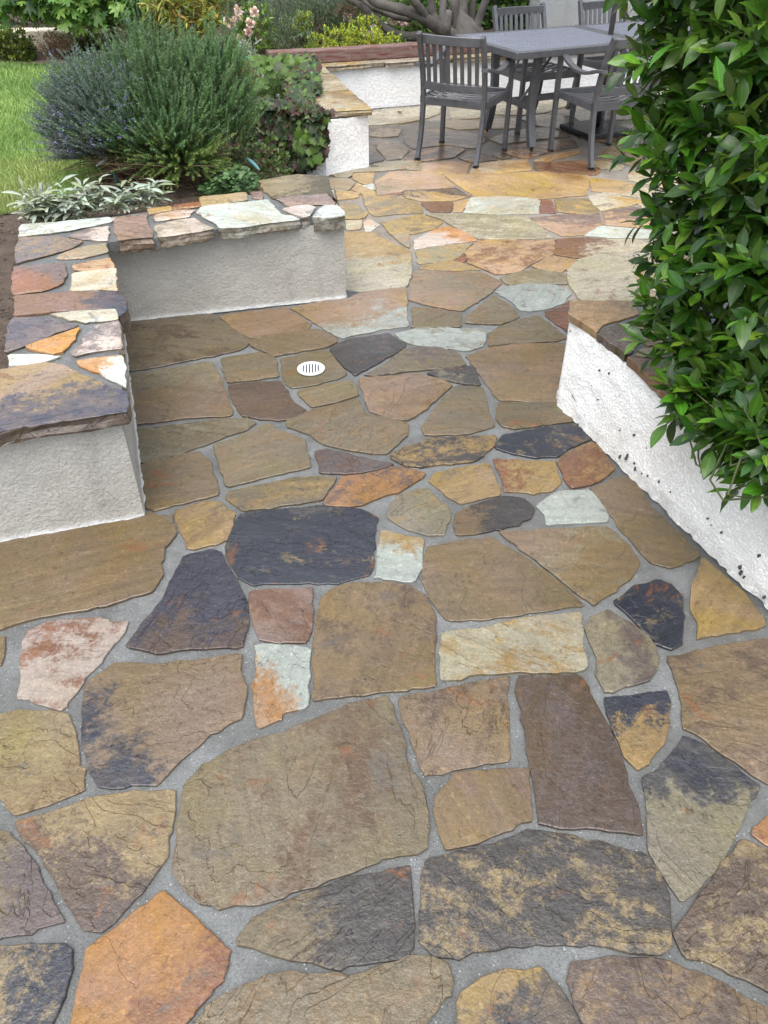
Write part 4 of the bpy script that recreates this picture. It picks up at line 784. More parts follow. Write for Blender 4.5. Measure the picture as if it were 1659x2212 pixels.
# ---------------------------------------------------------------- table
M['slat']=m_plain('wet_sky_tint_slat',lin((124,128,142),.62),.42,12,.03,0,.1); TZ=.715; ang=math.atan2(.43,.90)  # wet slats; the bluish sky reflection is put into their base colour
nl=np.array(G((1500+887/1.659)*.5486,345/1.659*.5486,TZ)[:2]); ax=np.array([math.cos(ang),math.sin(ang)]); ay=np.array([-ax[1],ax[0]])
Lt,Wt=2.3,.90
tc=nl+ax*Lt/2+ay*Wt/2
tb=empty('dining_table',(tc[0],tc[1],0),ang); tag(tb,'long grey metal dining table with slatted wet top and curved legs','table')
for hx in(-1,1):
    x0=hx*Lt/4; hl=Lt/2-.006
    q=MB()
    q.box((x0-hl/2+.028,0,TZ-.024),(.056,Wt,.048),0,.004); q.box((x0+hl/2-.028,0,TZ-.024),(.056,Wt,.048),0,.004)
    q.box((x0,-Wt/2+.028,TZ-.0245),(hl-.114,.056,.047),0,.004); q.box((x0,Wt/2-.028,TZ-.0245),(hl-.114,.056,.047),0,.004); q.build('top_frame',M['metal'],tb)
    ns=20; w=(hl-.112)/ns
    for k in range(ns):
        q=MB(); q.box((x0-hl/2+.056+w*(k+.5),0,TZ-.012),(w-.010,Wt-.114,.022),0,.002); q.build('top_slat',M['slat'] if 'slat' in M else M['metal'],tb)
for sx in(-1,1):
    for sy in(-1,1):
        q=MB(); X=sx*(Lt/2-.30); 
        q.sweep(smoothline([(X,sy*.30,TZ-.05),(X,sy*.285,.5),(X,sy*.27,.34),(X,sy*.29,.18),(X,sy*.335,.03)],4),.060,.045,(1,0,0)); q.build('leg',M['metal'],tb)
        q=MB(); q.tube([(X,sy*.335,0),(X,sy*.335,.03)],.012,8); q.build('foot',M['dark'],tb)
    q=MB(); q.sweep([(X,-.275,.30),(X,.275,.30)],.03,.045,(1,0,0)); q.build('cross_rail',M['metal'],tb)
    q=MB(); q.sweep([(X,-.3,TZ-.06),(X,.3,TZ-.06)],.03,.03,(1,0,0)); q.build('cross_rail',M['metal'],tb)
q=MB(); q.sweep([(-Lt/2+.31,0,.30),(Lt/2-.31,0,.30)],.045,.035,(0,0,1)); q.build('stretcher',M['metal'],tb)
for sy in(-1,1):
    q=MB(); q.sweep([(-Lt/2+.3,sy*.12,.32),(-Lt/2+.52,sy*.2,TZ-.05)],.02,.012,(0,1,0),.002); q.build('brace',M['metal'],tb)
# umbrella stand
ub=G((1500+1400/1.659)*.5486,862/1.659*.5486); us=empty('umbrella_stand',(ub[0],ub[1],0)); tag(us,'square black umbrella base with grey pole rising through the dining table','umbrella stand')
q=MB(); q.box((0,0,.022),(.44,.44,.044),ang,.008); q.build('base_plate',M['dark'],us)
q=MB(); q.tube([(0,0,.04),(0,0,.36)],.030,16); q.build('sleeve',M['dark'],us,True)
q=MB(); q.tube([(0,0,.3),(0,0,2.35)],.021,16); q.build('pole',m_plain('brown_grey_pole',lin((92,84,82),.6),.45,20,.1,.1),us,True)
q=MB(); q.tube([(.0,0,.19),(.055,0,.19)],.007,8); q.tube([(.055,0,.19),(.075,0,.19)],.018,10); q.build('knob',M['dark'],us)
# house wall
hx,hy,_=GY(1163,40,9.75)
hs_=empty('house',(hx,hy,0)); tag(hs_,'pale grey stucco house wall behind the dining chairs at the top of the picture','house')
q=MB(); q.box((3.0,2.0,1.9),(6.0,4.0,3.8),0,0); q.build('wall',M['house'],hs_)
q=MB(); q.box((1.95,-.03,1.25),(1.5,.07,1.5),0,.004); q.build('window_frame',M['dark'],hs_)
gl=NB('window_glass'); gm=gl.end(gl.pbsdf((.03,.035,.04),.05,spec=.8))
q=MB(); q.box((1.95,-.069,1.25),(1.4,.01,1.4)); q.build('window_pane',gm,hs_)
# ---------------------------------------------------------------- foliage tools
def tmpl_blade(sec,fold=.25,curl=.15,wave=0.0):
    # leaf along +X (unit length), normal +Z ; sec = [(t,halfwidth)]
    V=[];mid=[];T=[]
    for i,(t,w) in enumerate(sec):
        z=-curl*t*t; wv=wave*math.sin(i*2.1)
        V+=[(t,-w,z+w*fold+wv),(t,0,z),(t,w,z+w*fold-wv)]; mid+=[1,0,1]
    for i in range(len(sec)-1):
        a=i*3;b=a+3
        for k in(0,1): T+=[(a+k,b+k,b+k+1),(a+k,b+k+1,a+k+1)]
    return np.array(V,float),np.array(mid,float),np.array(T)
def tmpl_lobed(pts,droop=.12):
    V=[(0,0,0),(.45,0,.03)]; mid=[0,0]
    for x,y in pts: V.append((x,y,-droop*(abs(y)**1.3+max(0,x-.5)**2))); mid.append(1)
    V.append((.0,0,0)); mid.append(0); n=len(pts); T=[(1,2+i,3+i) for i in range(n-1)]+[(1,0,2),(1,1+n,0)]
    return np.array(V,float),np.array(mid,float),np.array(T)
LAUREL=[tmpl_blade([(0,.01),(.12,.09),(.3,.18),(.5,.215),(.68,.185),(.84,.105),(1,.004)],.3,c,w) for c,w in((.12,.012),(.3,.02),(-.05,.012),(.2,.0))]
IVY=tmpl_lobed([(.0,-.10),(-.12,-.32),(.08,-.40),(.12,-.62),(.38,-.45),(.62,-.52),(.70,-.26),(1.05,0),(.70,.26),(.62,.52),(.38,.45),(.12,.62),(.08,.40),(-.12,.32),(0,.10)],.25)
FIG=tmpl_lobed([(.05,-.06),(.18,-.36),(.38,-.40),(.44,-.17),(.72,-.42),(.92,-.30),(.72,-.12),(1.1,0),(.72,.12),(.92,.30),(.72,.42),(.44,.17),(.38,.40),(.18,.36),(.05,.06)],.3)
ROUND=tmpl_lobed([(.0,-.08),(-.05,-.35),(.25,-.5),(.6,-.48),(.88,-.25),(.95,0),(.88,.25),(.6,.48),(.25,.5),(-.05,.35),(0,.08)],-.1)
LANCE=tmpl_blade([(0,.012),(.25,.085),(.5,.12),(.75,.08),(1,.004)],.25,.2)
FELT=tmpl_blade([(0,.02),(.2,.07),(.45,.125),(.7,.115),(.88,.06),(1,.005)],.35,.25,.01)
SMALL=tmpl_blade([(0,.02),(.4,.26),(.75,.2),(1,.01)],.25,.15)
PET=tmpl_blade([(0,.1),(.5,.42),(1,.25)],.35,-.3)
def norm(a): return a/np.maximum(np.linalg.norm(a,axis=-1,keepdims=True),1e-9)
def frames(axis,nrm):
    X=norm(axis); Z=norm(nrm-X*np.sum(nrm*X,-1,keepdims=True)); Y=np.cross(Z,X); return np.stack([X,Y,Z],-1)
def inst(T,pos,Rm,size,col):
    V,mid,F_=T; n=len(pos); k=len(V)
    P=np.einsum('nij,kj->nki',Rm,V)*size[:,None,None]+pos[:,None,:]
    Fi=(F_[None]+(np.arange(n)*k)[:,None,None]).reshape(-1,3)
    C=np.concatenate([np.repeat(col[:,None,:],k,1),np.ones((n,k,1))],-1)
    return P.reshape(-1,3),Fi,C.reshape(-1,4),np.tile(mid,n)
def cat(L):
    V=[];F_=[];C=[];Mi=[];o=0
    for v,f,c,m in L: V.append(v);F_.append(f+o);C.append(c);Mi.append(m);o+=len(v)
    return np.concatenate(V),np.concatenate(F_),np.concatenate(C),np.concatenate(Mi)
def stuff(name,L,mat,parent=None,kind='stuff'):
    V,F_,C,Mi=cat(L); o=ob(name,mesh(name,V,F_,mat,False,{'col':('FLOAT_COLOR',C),'mid':('FLOAT',Mi)}),parent)
    if kind: o['kind']=kind
    return o
def foliage(root,Ts,pos,axis,nrm,size,col,mat,nparts=300,minpx=5.5,lname='leaf',sname='foliage',occl=10):
    Rm=frames(axis,nrm); cen=pos+Rm[:,:,0]*size[:,None]*.5
    px,py,f=PJ(cen); spx=size*F/f; vis=(px>-10)&(px<1669)&(py>-10)&(py<2222)
    key=(px//occl).astype(int)*10000+(py//occl).astype(int); best={}
    for i in np.argsort(f):
        if vis[i] and key[i] not in best: best[key[i]]=i
    cand=[i for i in best.values() if spx[i]>=minpx]; cand.sort(key=lambda i:-spx[i]); cand=cand[:nparts]
    chosen=np.zeros(len(pos),bool); chosen[cand]=True
    # shared meshes: a few tones of each leaf shape
    K=8; cache={}
    cc=col[cand] if len(cand) else np.zeros((0,3))
    tones=cc[RG.choice(len(cc),min(K,len(cc)),replace=False)] if len(cc) else []
    for i in cand:
        ti=i%len(Ts); k=int(np.argmin(((tones-col[i])**2).sum(1)))
        if (ti,k) not in cache:
            V,mid,F_=Ts[ti]; C=np.concatenate([np.tile(tones[k],(len(V),1)),np.ones((len(V),1))],1)
            cache[ti,k]=mesh(lname,V,F_,mat,False,{'col':('FLOAT_COLOR',C),'mid':('FLOAT',mid)})
        o=bpy.data.objects.new(lname,cache[ti,k]); SC.collection.objects.link(o); o.parent=root
        m=Matrix(((Rm[i]*size[i]).tolist())).to_4x4(); m.translation=Vector(pos[i]); 
        o.matrix_local=Matrix.Translation(-root.location)@m
    rest=~chosen; L=[]
    for ti in range(len(Ts)):
        s=rest&(np.arange(len(pos))%len(Ts)==ti)
        if s.any(): L.append(inst(Ts[ti],pos[s]-np.array(root.location),Rm[s],size[s],col[s]))
    if L: stuff(sname,L,mat,root)
def rdir(n):
    v=RG.normal(size=(n,3)); return norm(v)
FK=.62
def colr(base,n,var=.18,hue=.08):
    b=np.array([lin(c,FK) for c in base]); k=RG.integers(0,len(b),n); c=b[k]*(1+RG.normal(0,var,(n,1)))*(1+RG.normal(0,hue,(n,3)))
    return np.clip(c,.004,.95)
def GYs(px,py,D): return np.array(GY(px,py,D))
def blobfoliage(root,blobs,per,Ts,size,base,mat,leaves=7,tw=None,up=.35,nparts=300,flat=.85,name='leaf',spread=.7,minz=None,shell=(.55,1.05),tiplight=None,minpx=5.5):
    P=[];A=[];N=[];S=[];C=[]; tips=[]
    for c,r in blobs:
        c=np.array(c); r=np.array(r) if hasattr(r,'__len__') else np.array([r,r,r*flat]); nt_=int(per*float(np.mean(r))**2)
        d=rdir(nt_); q=c+d*r*RG.uniform(*shell,(nt_,1))
        inside=np.zeros(nt_,bool)
        for c2,r2 in blobs:
            r2=np.array(r2) if hasattr(r2,'__len__') else np.array([r2,r2,r2*flat])
            if np.allclose(c2,c): continue
            inside|=(np.linalg.norm((q-np.array(c2))/r2,axis=1)<.5)
        q=q[~inside]; d=d[~inside]
        if minz is not None: k=q[:,2]>minz; q=q[k];d=d[k]
        for tpos,td in zip(q,norm(d+np.array([0,0,up])+RG.normal(0,.25,(len(q),3)))): tips.append((tpos,td))
    tips_p=np.array([t[0] for t in tips]); tips_d=np.array([t[1] for t in tips]); n=len(tips_p)
    side=norm(np.cross(tips_d,rdir(n))); side2=np.cross(tips_d,side)
    for k in range(leaves):
        a=k*2.4+RG.uniform(-.3,.3,n); out=side*np.cos(a)[:,None]+side2*np.sin(a)[:,None]
        back=(k/leaves)*size*1.3
        sz=size*RG.uniform(.55,1.2,n)*(1-.25*(k==0))
        axd=norm(tips_d*(1.05-spread*(k/leaves)*.9)+out*spread)
        nr=norm(np.cross(np.cross(axd,np.array([0,0,1.])+tips_d*.3),axd)+RG.normal(0,.35,(n,3)))
        P.append(tips_p-tips_d*back); A.append(axd); N.append(nr); S.append(sz)
        c=colr(base,n)
        if tiplight is not None and k<2:
            m=(RG.uniform(size=n)<.42)[:,None]; c=np.where(m,colr(tiplight,n),c)
        C.append(c)
    foliage(root,Ts,np.concatenate(P),np.concatenate(A),np.concatenate(N),np.concatenate(S),np.concatenate(C),mat,nparts,minpx,name)
    return tips_p,tips_d
def twigs(root,tp,td,mat,base,n,r0=.006,name='branch',ln=.25):
    idx=RG.choice(len(tp),min(n,len(tp)),replace=False); mb=MB()
    for i in idx:
        a=Vector(tp[i]); d=Vector(td[i]); b=Vector(base[RG.integers(0,len(base))]); m=a-d*ln*random.uniform(.6,1.1); m2=(m+b)/2+Vector((random.uniform(-.05,.05),random.uniform(-.05,.05),0))
        mb.tube(smoothline([a,m,m2,b],3),[r0*.3*(1-k/9)+r0*(k/9) for k in range(10)],5)
    o=mb.build(name,mat,root); o['kind']='stuff'; return o
# ---------------------------------------------------------------- big leafy hedge shrub on the right
hd=empty('laurel_shrub'); tag(hd,'tall dark green glossy leaved hedge shrub filling the right edge above the white wall','shrub')
def fz(p): return p[1]*math.cos(TH)-(p[2]-H)*math.sin(TH)
HB=[]
for px,py,D,r in [(1590,60,2.75,.36),(1580,250,2.62,.34),(1585,420,2.5,.33),(1590,560,2.4,.30),(1540,690,2.3,.25),(1500,880,2.05,.12),(1600,800,2.12,.25),(1640,900,1.92,.22),(1690,980,1.72,.20),(1740,330,2.4,.42),(1780,600,2.15,.42),(1830,850,1.9,.36),(1600,-180,2.8,.38),(1800,-60,2.6,.5),(1900,250,2.3,.5)]:
    c=GYs(px,py,D); HB.append((c,r))
tp,td=blobfoliage(hd,HB,1000,LAUREL,.084,[(56,96,26),(72,116,32),(40,78,26),(92,134,40),(60,102,34),(78,124,34),(48,86,28)],M['leaf'],leaves=8,up=.15,tiplight=[(96,136,44),(108,144,48)],flat=1.0,shell=(.5,1.02),spread=.75)
stem0=[(1.45+random.uniform(-.08,.08),2.35+random.uniform(-.1,.1),z) for z in(.5,.7,.9,1.1,1.3,1.5)]
twigs(hd,tp,td,M['gtwig'],[(p[0],p[1],p[2]) for p in stem0],260,.007,'branch',.3)
for k in range(5):
    q=MB(); x,y=1.42+.09*math.cos(k*1.3),2.3+.1*math.sin(k*1.3); q.tube(smoothline([(x,y,PZ-.01),(x+.04*k-.08,y+.03,1.1),(x+.12*k-.2,y+.1,2.0),(x+.2*k-.35,y+.15,2.7)],4),[.022-.0012*i for i in range(13)],8); q.build('stem',M['bark'],hd,True)
# dead orange leaf caught in the shrub
# ---------------------------------------------------------------- rosemary
ro=empty('rosemary_bush'); tag(ro,'big dense rosemary bush with blue green needles and violet flowers behind the grey planter wall','shrub')
def sprigs(p0,dr,L,nn,nlen,w,base,top=None):
    # p0,dr,L : per sprig ; nn needles each, thin folded triangles spiralling round the stem
    n=len(p0); t=np.tile(np.linspace(.08,1,nn),(n,1)); P=p0[:,None,:]+dr[:,None,:]*(t*L[:,None])[...,None]
    bend=RG.normal(0,.05,(n,1,3))*(t**2)[...,None]*L[:,None,None]; P=P+bend
    s=norm(np.cross(dr,rdir(n))); s2=np.cross(dr,s); a=np.arange(nn)[None,:]*2.4+RG.uniform(0,6,(n,1))
    out=s[:,None,:]*np.cos(a)[...,None]+s2[:,None,:]*np.sin(a)[...,None]
    ax_=norm(out*.8+dr[:,None,:]*.75+RG.normal(0,.12,(n,nn,3)))
    ln=nlen*(1.05-.45*t)*RG.uniform(.8,1.2,(n,nn)); sd=norm(np.cross(ax_,rdir(n*nn).reshape(n,nn,3)))*w/2
    V=np.stack([P-sd,P+sd,P+ax_*ln[...,None]],2).reshape(-1,3); F_=np.arange(len(V)).reshape(-1,3)
    c=colr(base,n); c=np.repeat(c[:,None,:],nn,1)
    if top is not None: k=np.clip((t-.6)/.4,0,1)[...,None]; c=c*(1-k)+np.array(lin(top))*k
    c=c*(1+RG.normal(0,.12,(n,nn,1))); c=np.clip(np.repeat(c[:,:,None,:],3,2).reshape(-1,3),.003,.95)
    return V,F_,np.concatenate([c,np.ones((len(c),1))],1),np.ones(len(c))
def stemsmesh(p0,dr,L,r,col):
    n=len(p0); s=norm(np.cross(dr,rdir(n)))*r; e=p0+dr*L[:,None]; V=np.stack([p0-s,p0+s,e],1).reshape(-1,3)
    return V,np.arange(len(V)).reshape(-1,3),np.tile([*lin(col),1],(len(V),1)),np.ones(len(V))
def dome(n,c,r,lo=.35,hi=1.0,zmin=-.9,az=None):
    d=rdir(n*3); d=d[d[:,2]>zmin]
    if az is not None: d=d[az(d)]
    d=d[:n]; th=np.arctan2(d[:,1],d[:,0]); k=.78+.42*vnoise(th*2.4+c[0]*9,d[:,2]*3.2+5,int(abs(c[0])*1000)); keep=vnoise(th*4+3,d[:,2]*6,7)>.2; d=d[keep];k=k[keep]
    return np.array(c)+d*np.array(r)*(RG.uniform(lo,hi,len(d))*k)[:,None],d
LS=[];LF=[]
gr=[(60,84,48),(72,97,54),(86,112,66),(52,72,44)]
bx=[(GYs(355,235,4.95),(.41,.40,.31),2000,gr,(96,122,90),(.03,.0,1.0)),
    (GYs(470,262,5.0),(.21,.34,.38),1300,gr,(98,130,88),(.02,.0,1.1)),
    (GYs(232,258,4.78),(.27,.34,.20),1500,[(70,86,76),(80,96,90),(60,78,62)],(104,118,112),(-.42,-.05,.85)),
    (GYs(212,312,4.66),(.18,.24,.11),520,[(70,80,78),(62,76,66),(86,92,96)],(104,112,112),(-.75,-.1,.45)),
    (GYs(330,300,4.62),(.34,.2,.14),800,gr,(92,122,86),(-.1,-.3,.65)),
    (GYs(385,350,4.58),(.26,.15,.10),420,[(70,92,50),(88,108,54),(60,80,48)],(116,132,66),(.05,-.45,.1))]
FL=[]
for c,r,n,base,top,lean in bx:
    p,d=dome(n,c,r,.3,.98,-.35); dr=norm(d*np.array([.75,.75,.45])+np.array(lean)*.95+RG.normal(0,.13,(len(d),3))); L=RG.uniform(.08,.21,len(d))*(1+.35*(RG.uniform(size=len(d))<.08))
    LS.append(sprigs(p,dr,L,56,.021,.0048,[tuple(min(255,v*1.35+10) for v in c_) for c_ in base],tuple(v*.95 for v in top))); LF.append(stemsmesh(p-dr*.06,dr,L+.05,.0016,(70,72,50)))
    if lean[0]<0 or c[0]<-1.2: FL.append((p,dr,L))
stuff('foliage',LS+LF,M['needle'],ro)
# violet flowers near the tips on the left side
fp=[];
for p,dr,L in FL:
    k=RG.choice(len(p),150,replace=False); k=k[(p[k,0]<-1.25)]; fp.append(p[k]+dr[k]*(L[k]*RG.uniform(.5,1,len(k)))[:,None])
fp=np.concatenate(fp); fp=np.repeat(fp,5,0)+RG.normal(0,.007,(len(fp)*5,3)); n=len(fp)
stuff('flowers',[inst(PET,fp,frames(rdir(n),rdir(n)),np.full(n,.009),colr([(138,136,196),(120,120,186),(160,160,210)],n,.1,.04))],M['petal'],ro)
# woody tangle under the bush
q=MB()
for i in range(420):
    a=random.uniform(0,6.28); b0=Vector((-1.3+random.uniform(-.3,.3),4.75+random.uniform(-.2,.2),GZ-.01)); e=Vector((max(-1.72,-1.36+random.gauss(0,.22)),4.62+random.gauss(0,.14),random.uniform(GZ+.03,.56)))
    m=(b0+e)/2+Vector((random.uniform(-.12,.12),random.uniform(-.1,.1),random.uniform(-.04,.1)))
    q.tube(smoothline([b0,m,e],4),[.0036-.0003*k for k in range(9)],4)
tg=q.build('woody_stem',M['twig'],ro); tg['kind']='stuff'
# ---------------------------------------------------------------- creeper on the pillar wall
iv=empty('creeper_vine'); tag(iv,'creeper with lobed green and dark red leaves hanging over the white pillar wall','vine')
P=[];Nn=[];C=[];S=[]
def ivadd(n,f,base,s0):
    for _ in range(n):
        p,nr=f(); P.append(p); Nn.append(nr); S.append(s0*random.uniform(.6,1.2)); C.append(colr(base,1)[0])
clA=np.array(c1b)
def top_():   # on the cap, left two thirds
    t=random.random()**.8; u=random.random()**1.3; a=np.array(lp(c1b,cl_,t)); b=np.array(lp(c1,cr_,t)); q=a+(b-a)*u*(.95 if t>.25 else .5+t)
    return np.array([q[0],q[1],.41+random.random()*.08]),np.array([random.uniform(-.6,.3),-.6,1.])
def hang_():  # curtain down the left and front side
    t=random.random()**.9; a=np.array(lp((-.98,6.35),(-.43,5.93),t)); lo=.0 if t<.62 else (.0+(t-.62)/.38*.2)
    return np.array([a[0]+random.gauss(0,.02),a[1]-.05-.16*random.random()*(1-.6*t),lo+(.46-lo)*random.random()**.8]),np.array([random.uniform(-.7,.3),-1.,random.uniform(0,.5)])
ivadd(1500,top_,[(70,96,58),(84,112,66),(60,84,60),(96,58,50),(104,132,62)],.056)
ivadd(5200,hang_,[(74,98,60),(60,80,52),(88,108,60),(92,64,54),(64,84,66),(110,132,64),(80,58,52)],.056)
def young_():
    a=GYs(random.gauss(590,32),random.uniform(118,262),7.0+random.uniform(-.5,.3)); return a,np.array([random.uniform(-.4,.4),-1,.5])
ivadd(260,young_,[(108,138,56),(122,148,62),(92,124,50)],.07)
def young2():
    a=np.array([Pf1[0]-.03-random.random()*.14,Pf1[1]-.07-random.random()*.08,random.uniform(.14,.36)]); return a,np.array([.1,-1,.4])
ivadd(60,young2,[(96,134,54),(112,146,58),(76,112,50)],.065)
P=np.array(P);Nn=np.array(Nn); n=len(P); axd=norm(np.stack([RG.normal(0,.45,n),RG.normal(-.25,.3,n),-np.abs(RG.normal(.9,.3,n))],-1)); top=P[:,2]>.40; axd[top]=norm(axd[top]*np.array([1,1,.3])+np.array([.1,-.4,0]))
foliage(iv,[IVY],P,axd,norm(Nn+RG.normal(0,.3,(n,3))),np.array(S),np.array(C),M['soft'],300,8)
q=MB()
for i in range(46):
    t=random.random(); a=np.array(lp(Pl,Pf1,t)); x,y=a[0],a[1]-.012; z0=GZ-.1; pts=[(x,y,z0)]
    while z0<.36: z0+=.05; x+=random.uniform(-.02,.02); pts.append((x,y,z0))
    q.tube(pts,.0022,4)
for i in range(16):
    t=random.uniform(.0,.55); a=np.array(lp(c1,cr_,t)); L=random.uniform(.06,.16); z=.405+.008
    q.tube([(a[0]-.12,a[1]-.02,z+.02),(a[0]-.12+L*.6,a[1]-.02+random.uniform(-.02,.02),z+.006),(a[0]-.12+L,a[1]-.03,z)],.002,4)
vv=q.build('stem',M['rtwig'],iv); vv['kind']='stuff'
# ---------------------------------------------------------------- lamb's ear, round leaved plant
le=empty('silver_leaf_plant'); tag(le,'silvery felt leaved plant sprawling along the back edge of the grey planter wall','plant')
P=[];A=[];Nn=[];S=[]
cl=[]
for i in range(70):
    t=random.random(); px=62+t*285; py=478-t*36+random.uniform(-6,8); b=np.array(G(px,py,GZ+.05)); b[2]=GZ+random.uniform(.02,.10); cl.append(b)
for b in cl:
    m=random.randint(6,11); th0=random.random()*6.28
    for k in range(m):
        th=th0+k*2.4; up=random.uniform(.0,.55) ; d=np.array([math.cos(th)*.9,math.sin(th)*.9,up]); P.append(b+np.array([0,0,.01*k])); A.append(d); Nn.append(np.array([-math.cos(th)*up,-math.sin(th)*up,1.])+RG.normal(0,.3,3)); S.append(random.uniform(.05,.10))
for k in range(46): # taller spiky tufts at the left end
    b=np.array(G(random.gauss(90,16),random.uniform(448,478),GZ+.05)); b[2]=GZ+random.uniform(.0,.10); d=norm(np.array([random.uniform(-.4,.3),random.uniform(-.3,.3),1.]))
    for j in range(5): P.append(b+d*.018*j); A.append(d+RG.normal(0,.5,3)); Nn.append(rdir(1)[0]+np.array([0,-.5,.6])); S.append(random.uniform(.03,.055))
n=len(P); foliage(le,[FELT],np.array(P),np.array(A),np.array(Nn),np.array(S),colr([(176,186,170),(158,170,154),(192,200,184),(164,172,142)],n,.12,.03),M['felt'],300,6)
ge=empty('round_leaf_plant'); tag(ge,'low fresh green plant with small round leaves beside the stone step at the rosemary foot','plant')
P=[];A=[];Nn=[];S=[]
for i in range(760):
    px=random.gauss(500,34); 
    if not 425<px<570: continue
    b=np.array(G(px,392+random.uniform(-14,16)+(px-500)*-.05,GZ+.07)); h=(1-((px-500)/85)**2)*.13; b[2]=GZ+random.uniform(.01,max(.03,h))
    th=random.random()*6.28; P.append(b); A.append(np.array([math.cos(th),math.sin(th),.2])); Nn.append(np.array([0,-.35,1])+RG.normal(0,.3,3)); S.append(random.uniform(.014,.03))
n=len(P); foliage(ge,[ROUND],np.array(P),np.array(A),np.array(Nn),np.array(S),colr([(88,122,74),(72,106,62),(104,136,86)],n,.15,.04),M['soft'],300,5.5)
# stake in the soil
q=MB(); a=G(250,436,GZ); q.tube([(a[0],a[1]+.1,GZ-.01),(a[0]-.012,a[1]+.1,GZ+.13)],.009,8); tag(q.build('plant_stake',m_plain('dark_green_plastic',lin((40,66,62)),.4),None),'dark green plastic stake standing in soil under the rosemary','stake')
q=MB(); a=G(548,388,GZ); q.tube(smoothline([(a[0]-.04,a[1]+.1,GZ+.09),(a[0],a[1]+.08,GZ+.06),(a[0]+.03,a[1]+.06,GZ+.035)],3),[.004,.008,.011,.011,.009,.007,.003],8); tag(q.build('plant_tag',m_plain('teal_plastic',lin((90,140,146)),.4),None),'small teal plastic plant tag among leaves left of the white pillar','plant tag')
# ---------------------------------------------------------------- lawn blades, litter
def inpoly(x,y,Pg):
    r=np.zeros(len(x),bool); n=len(Pg)
    for i in range(n):
        x1,y1=Pg[i];x2,y2=Pg[(i+1)%n]; c=((y1>y)!=(y2>y))&(x<(x2-x1)*(y-y1)/((y2-y1)+1e-12)+x1); r^=c
    return r
N=330000; x=RG.uniform(-5.6,-.95,N); y=RG.uniform(3.7,8.3,N); k=inpoly(x,y,LAWN)&(x>-.56*y-.5); k&=(RG.uniform(size=N)<np.clip(1.5-y*.12,.4,1)); x=x[k];y=y[k]; n=len(x)
h=RG.uniform(.018,.045,n); a=RG.uniform(0,6.28,n); w=.0022+.0007*(y-4)
lean=RG.normal(0,.5,(n,2)); p=np.stack([x,y,np.full(n,GZ+.004)],-1); sdv=np.stack([np.cos(a)*w,np.sin(a)*w,np.zeros(n)],-1)
e=p+np.stack([lean[:,0]*h,lean[:,1]*h,h],-1); V=np.stack([p-sdv,p+sdv,e],1).reshape(-1,3)
pt=vnoise(x*2.2,y*2.2,3)*.6+vnoise(x*7,y*7,4)*.4; gA=np.array(lin((96,128,66),1.0));gB=np.array(lin((142,168,96),1.0));gC=np.array(lin((172,168,110),.8))
c=gA*(1-pt[:,None])+gB*pt[:,None]; dry=np.clip((4.9-y)*.9+(vnoise(x*3,y*3,8)-.5)*1.2,0,1)[:,None]*.75; c=c*(1-dry)+gC*dry; c*=(1+RG.normal(0,.22,(n,1))); c=np.clip(np.repeat(c[:,None,:],3,1).reshape(-1,3),.01,.9)
tag(stuff('grass',[(V,np.arange(len(V)).reshape(-1,3),np.concatenate([c,np.ones((len(c),1))],1),np.ones(len(c)))],M['needle']),'short green lawn grass yellowing towards the planter wall','grass')
n=1500; x=RG.uniform(-2.3,-.4,n); y=RG.uniform(2.5,5.2,n); k=inpoly(x,y,gp)&((x+y*.0)<-.45); x=x[k];y=y[k];n=len(x)
tag(stuff('leaf_litter',[inst(SMALL,np.stack([x,y,np.full(n,GZ+.006)],-1),frames(rdir(n)*np.array([1,1,.25]),np.array([0,0,1.])+RG.normal(0,.25,(n,3))),RG.uniform(.012,.035,n),colr([(86,64,48),(120,96,70),(64,46,38),(140,112,84)],n))],M['soft']),'dry brown leaf litter scattered on the planter soil','leaf litter')
# fallen leaves on the paving
for (qx,qy),s,cl_c,lab in (((118,748),.045,(110,62,44),'curled red brown fallen leaf on the paving left of the dining chairs'),((668,874),.035,(150,96,48),'small orange fallen leaf on the paving under the left chair'),((1396,922),.05,(196,180,60),'yellow fallen leaf on the paving in front of the umbrella base')):
    g_=G((1500+qx/1.659)*.5486,qy/1.659*.5486); V,mid,F_=IVY; th=random.random()*6; Rz=np.array([[math.cos(th),-math.sin(th),0],[math.sin(th),math.cos(th),0],[0,0,1]])
    V2=(V*np.array([1,1,-2.2]))@Rz.T*s; V2[:,2]+=.012-V2[:,2].min()*0; C=np.tile([*lin(cl_c),1],(len(V),1))
    tag(ob('fallen_leaf',mesh('fallen_leaf',V2,F_,M['soft'],False,{'col':('FLOAT_COLOR',C),'mid':('FLOAT',mid)}),None,g_),lab,'leaf')
FK=.82
# ---------------------------------------------------------------- back garden
def plant(name,label,cat,blobs,per,Ts,size,base,mat,group=None,branch=True,**k):
    r=empty(name); tag(r,label,cat,group); tp,td=blobfoliage(r,blobs,per,Ts,size,base,mat,**k)
    if branch and len(tp):
        c=np.mean([b[0] for b in blobs],0); b0=[(c[0]+random.uniform(-.05,.05),c[1]+random.uniform(-.05,.05),GZ)]; twigs(r,tp,td,M['twig'],b0,40,.006,'branch',.1)
    return r
def gb(L): return [(GYs(px,py,D),r) for px,py,D,r in L]
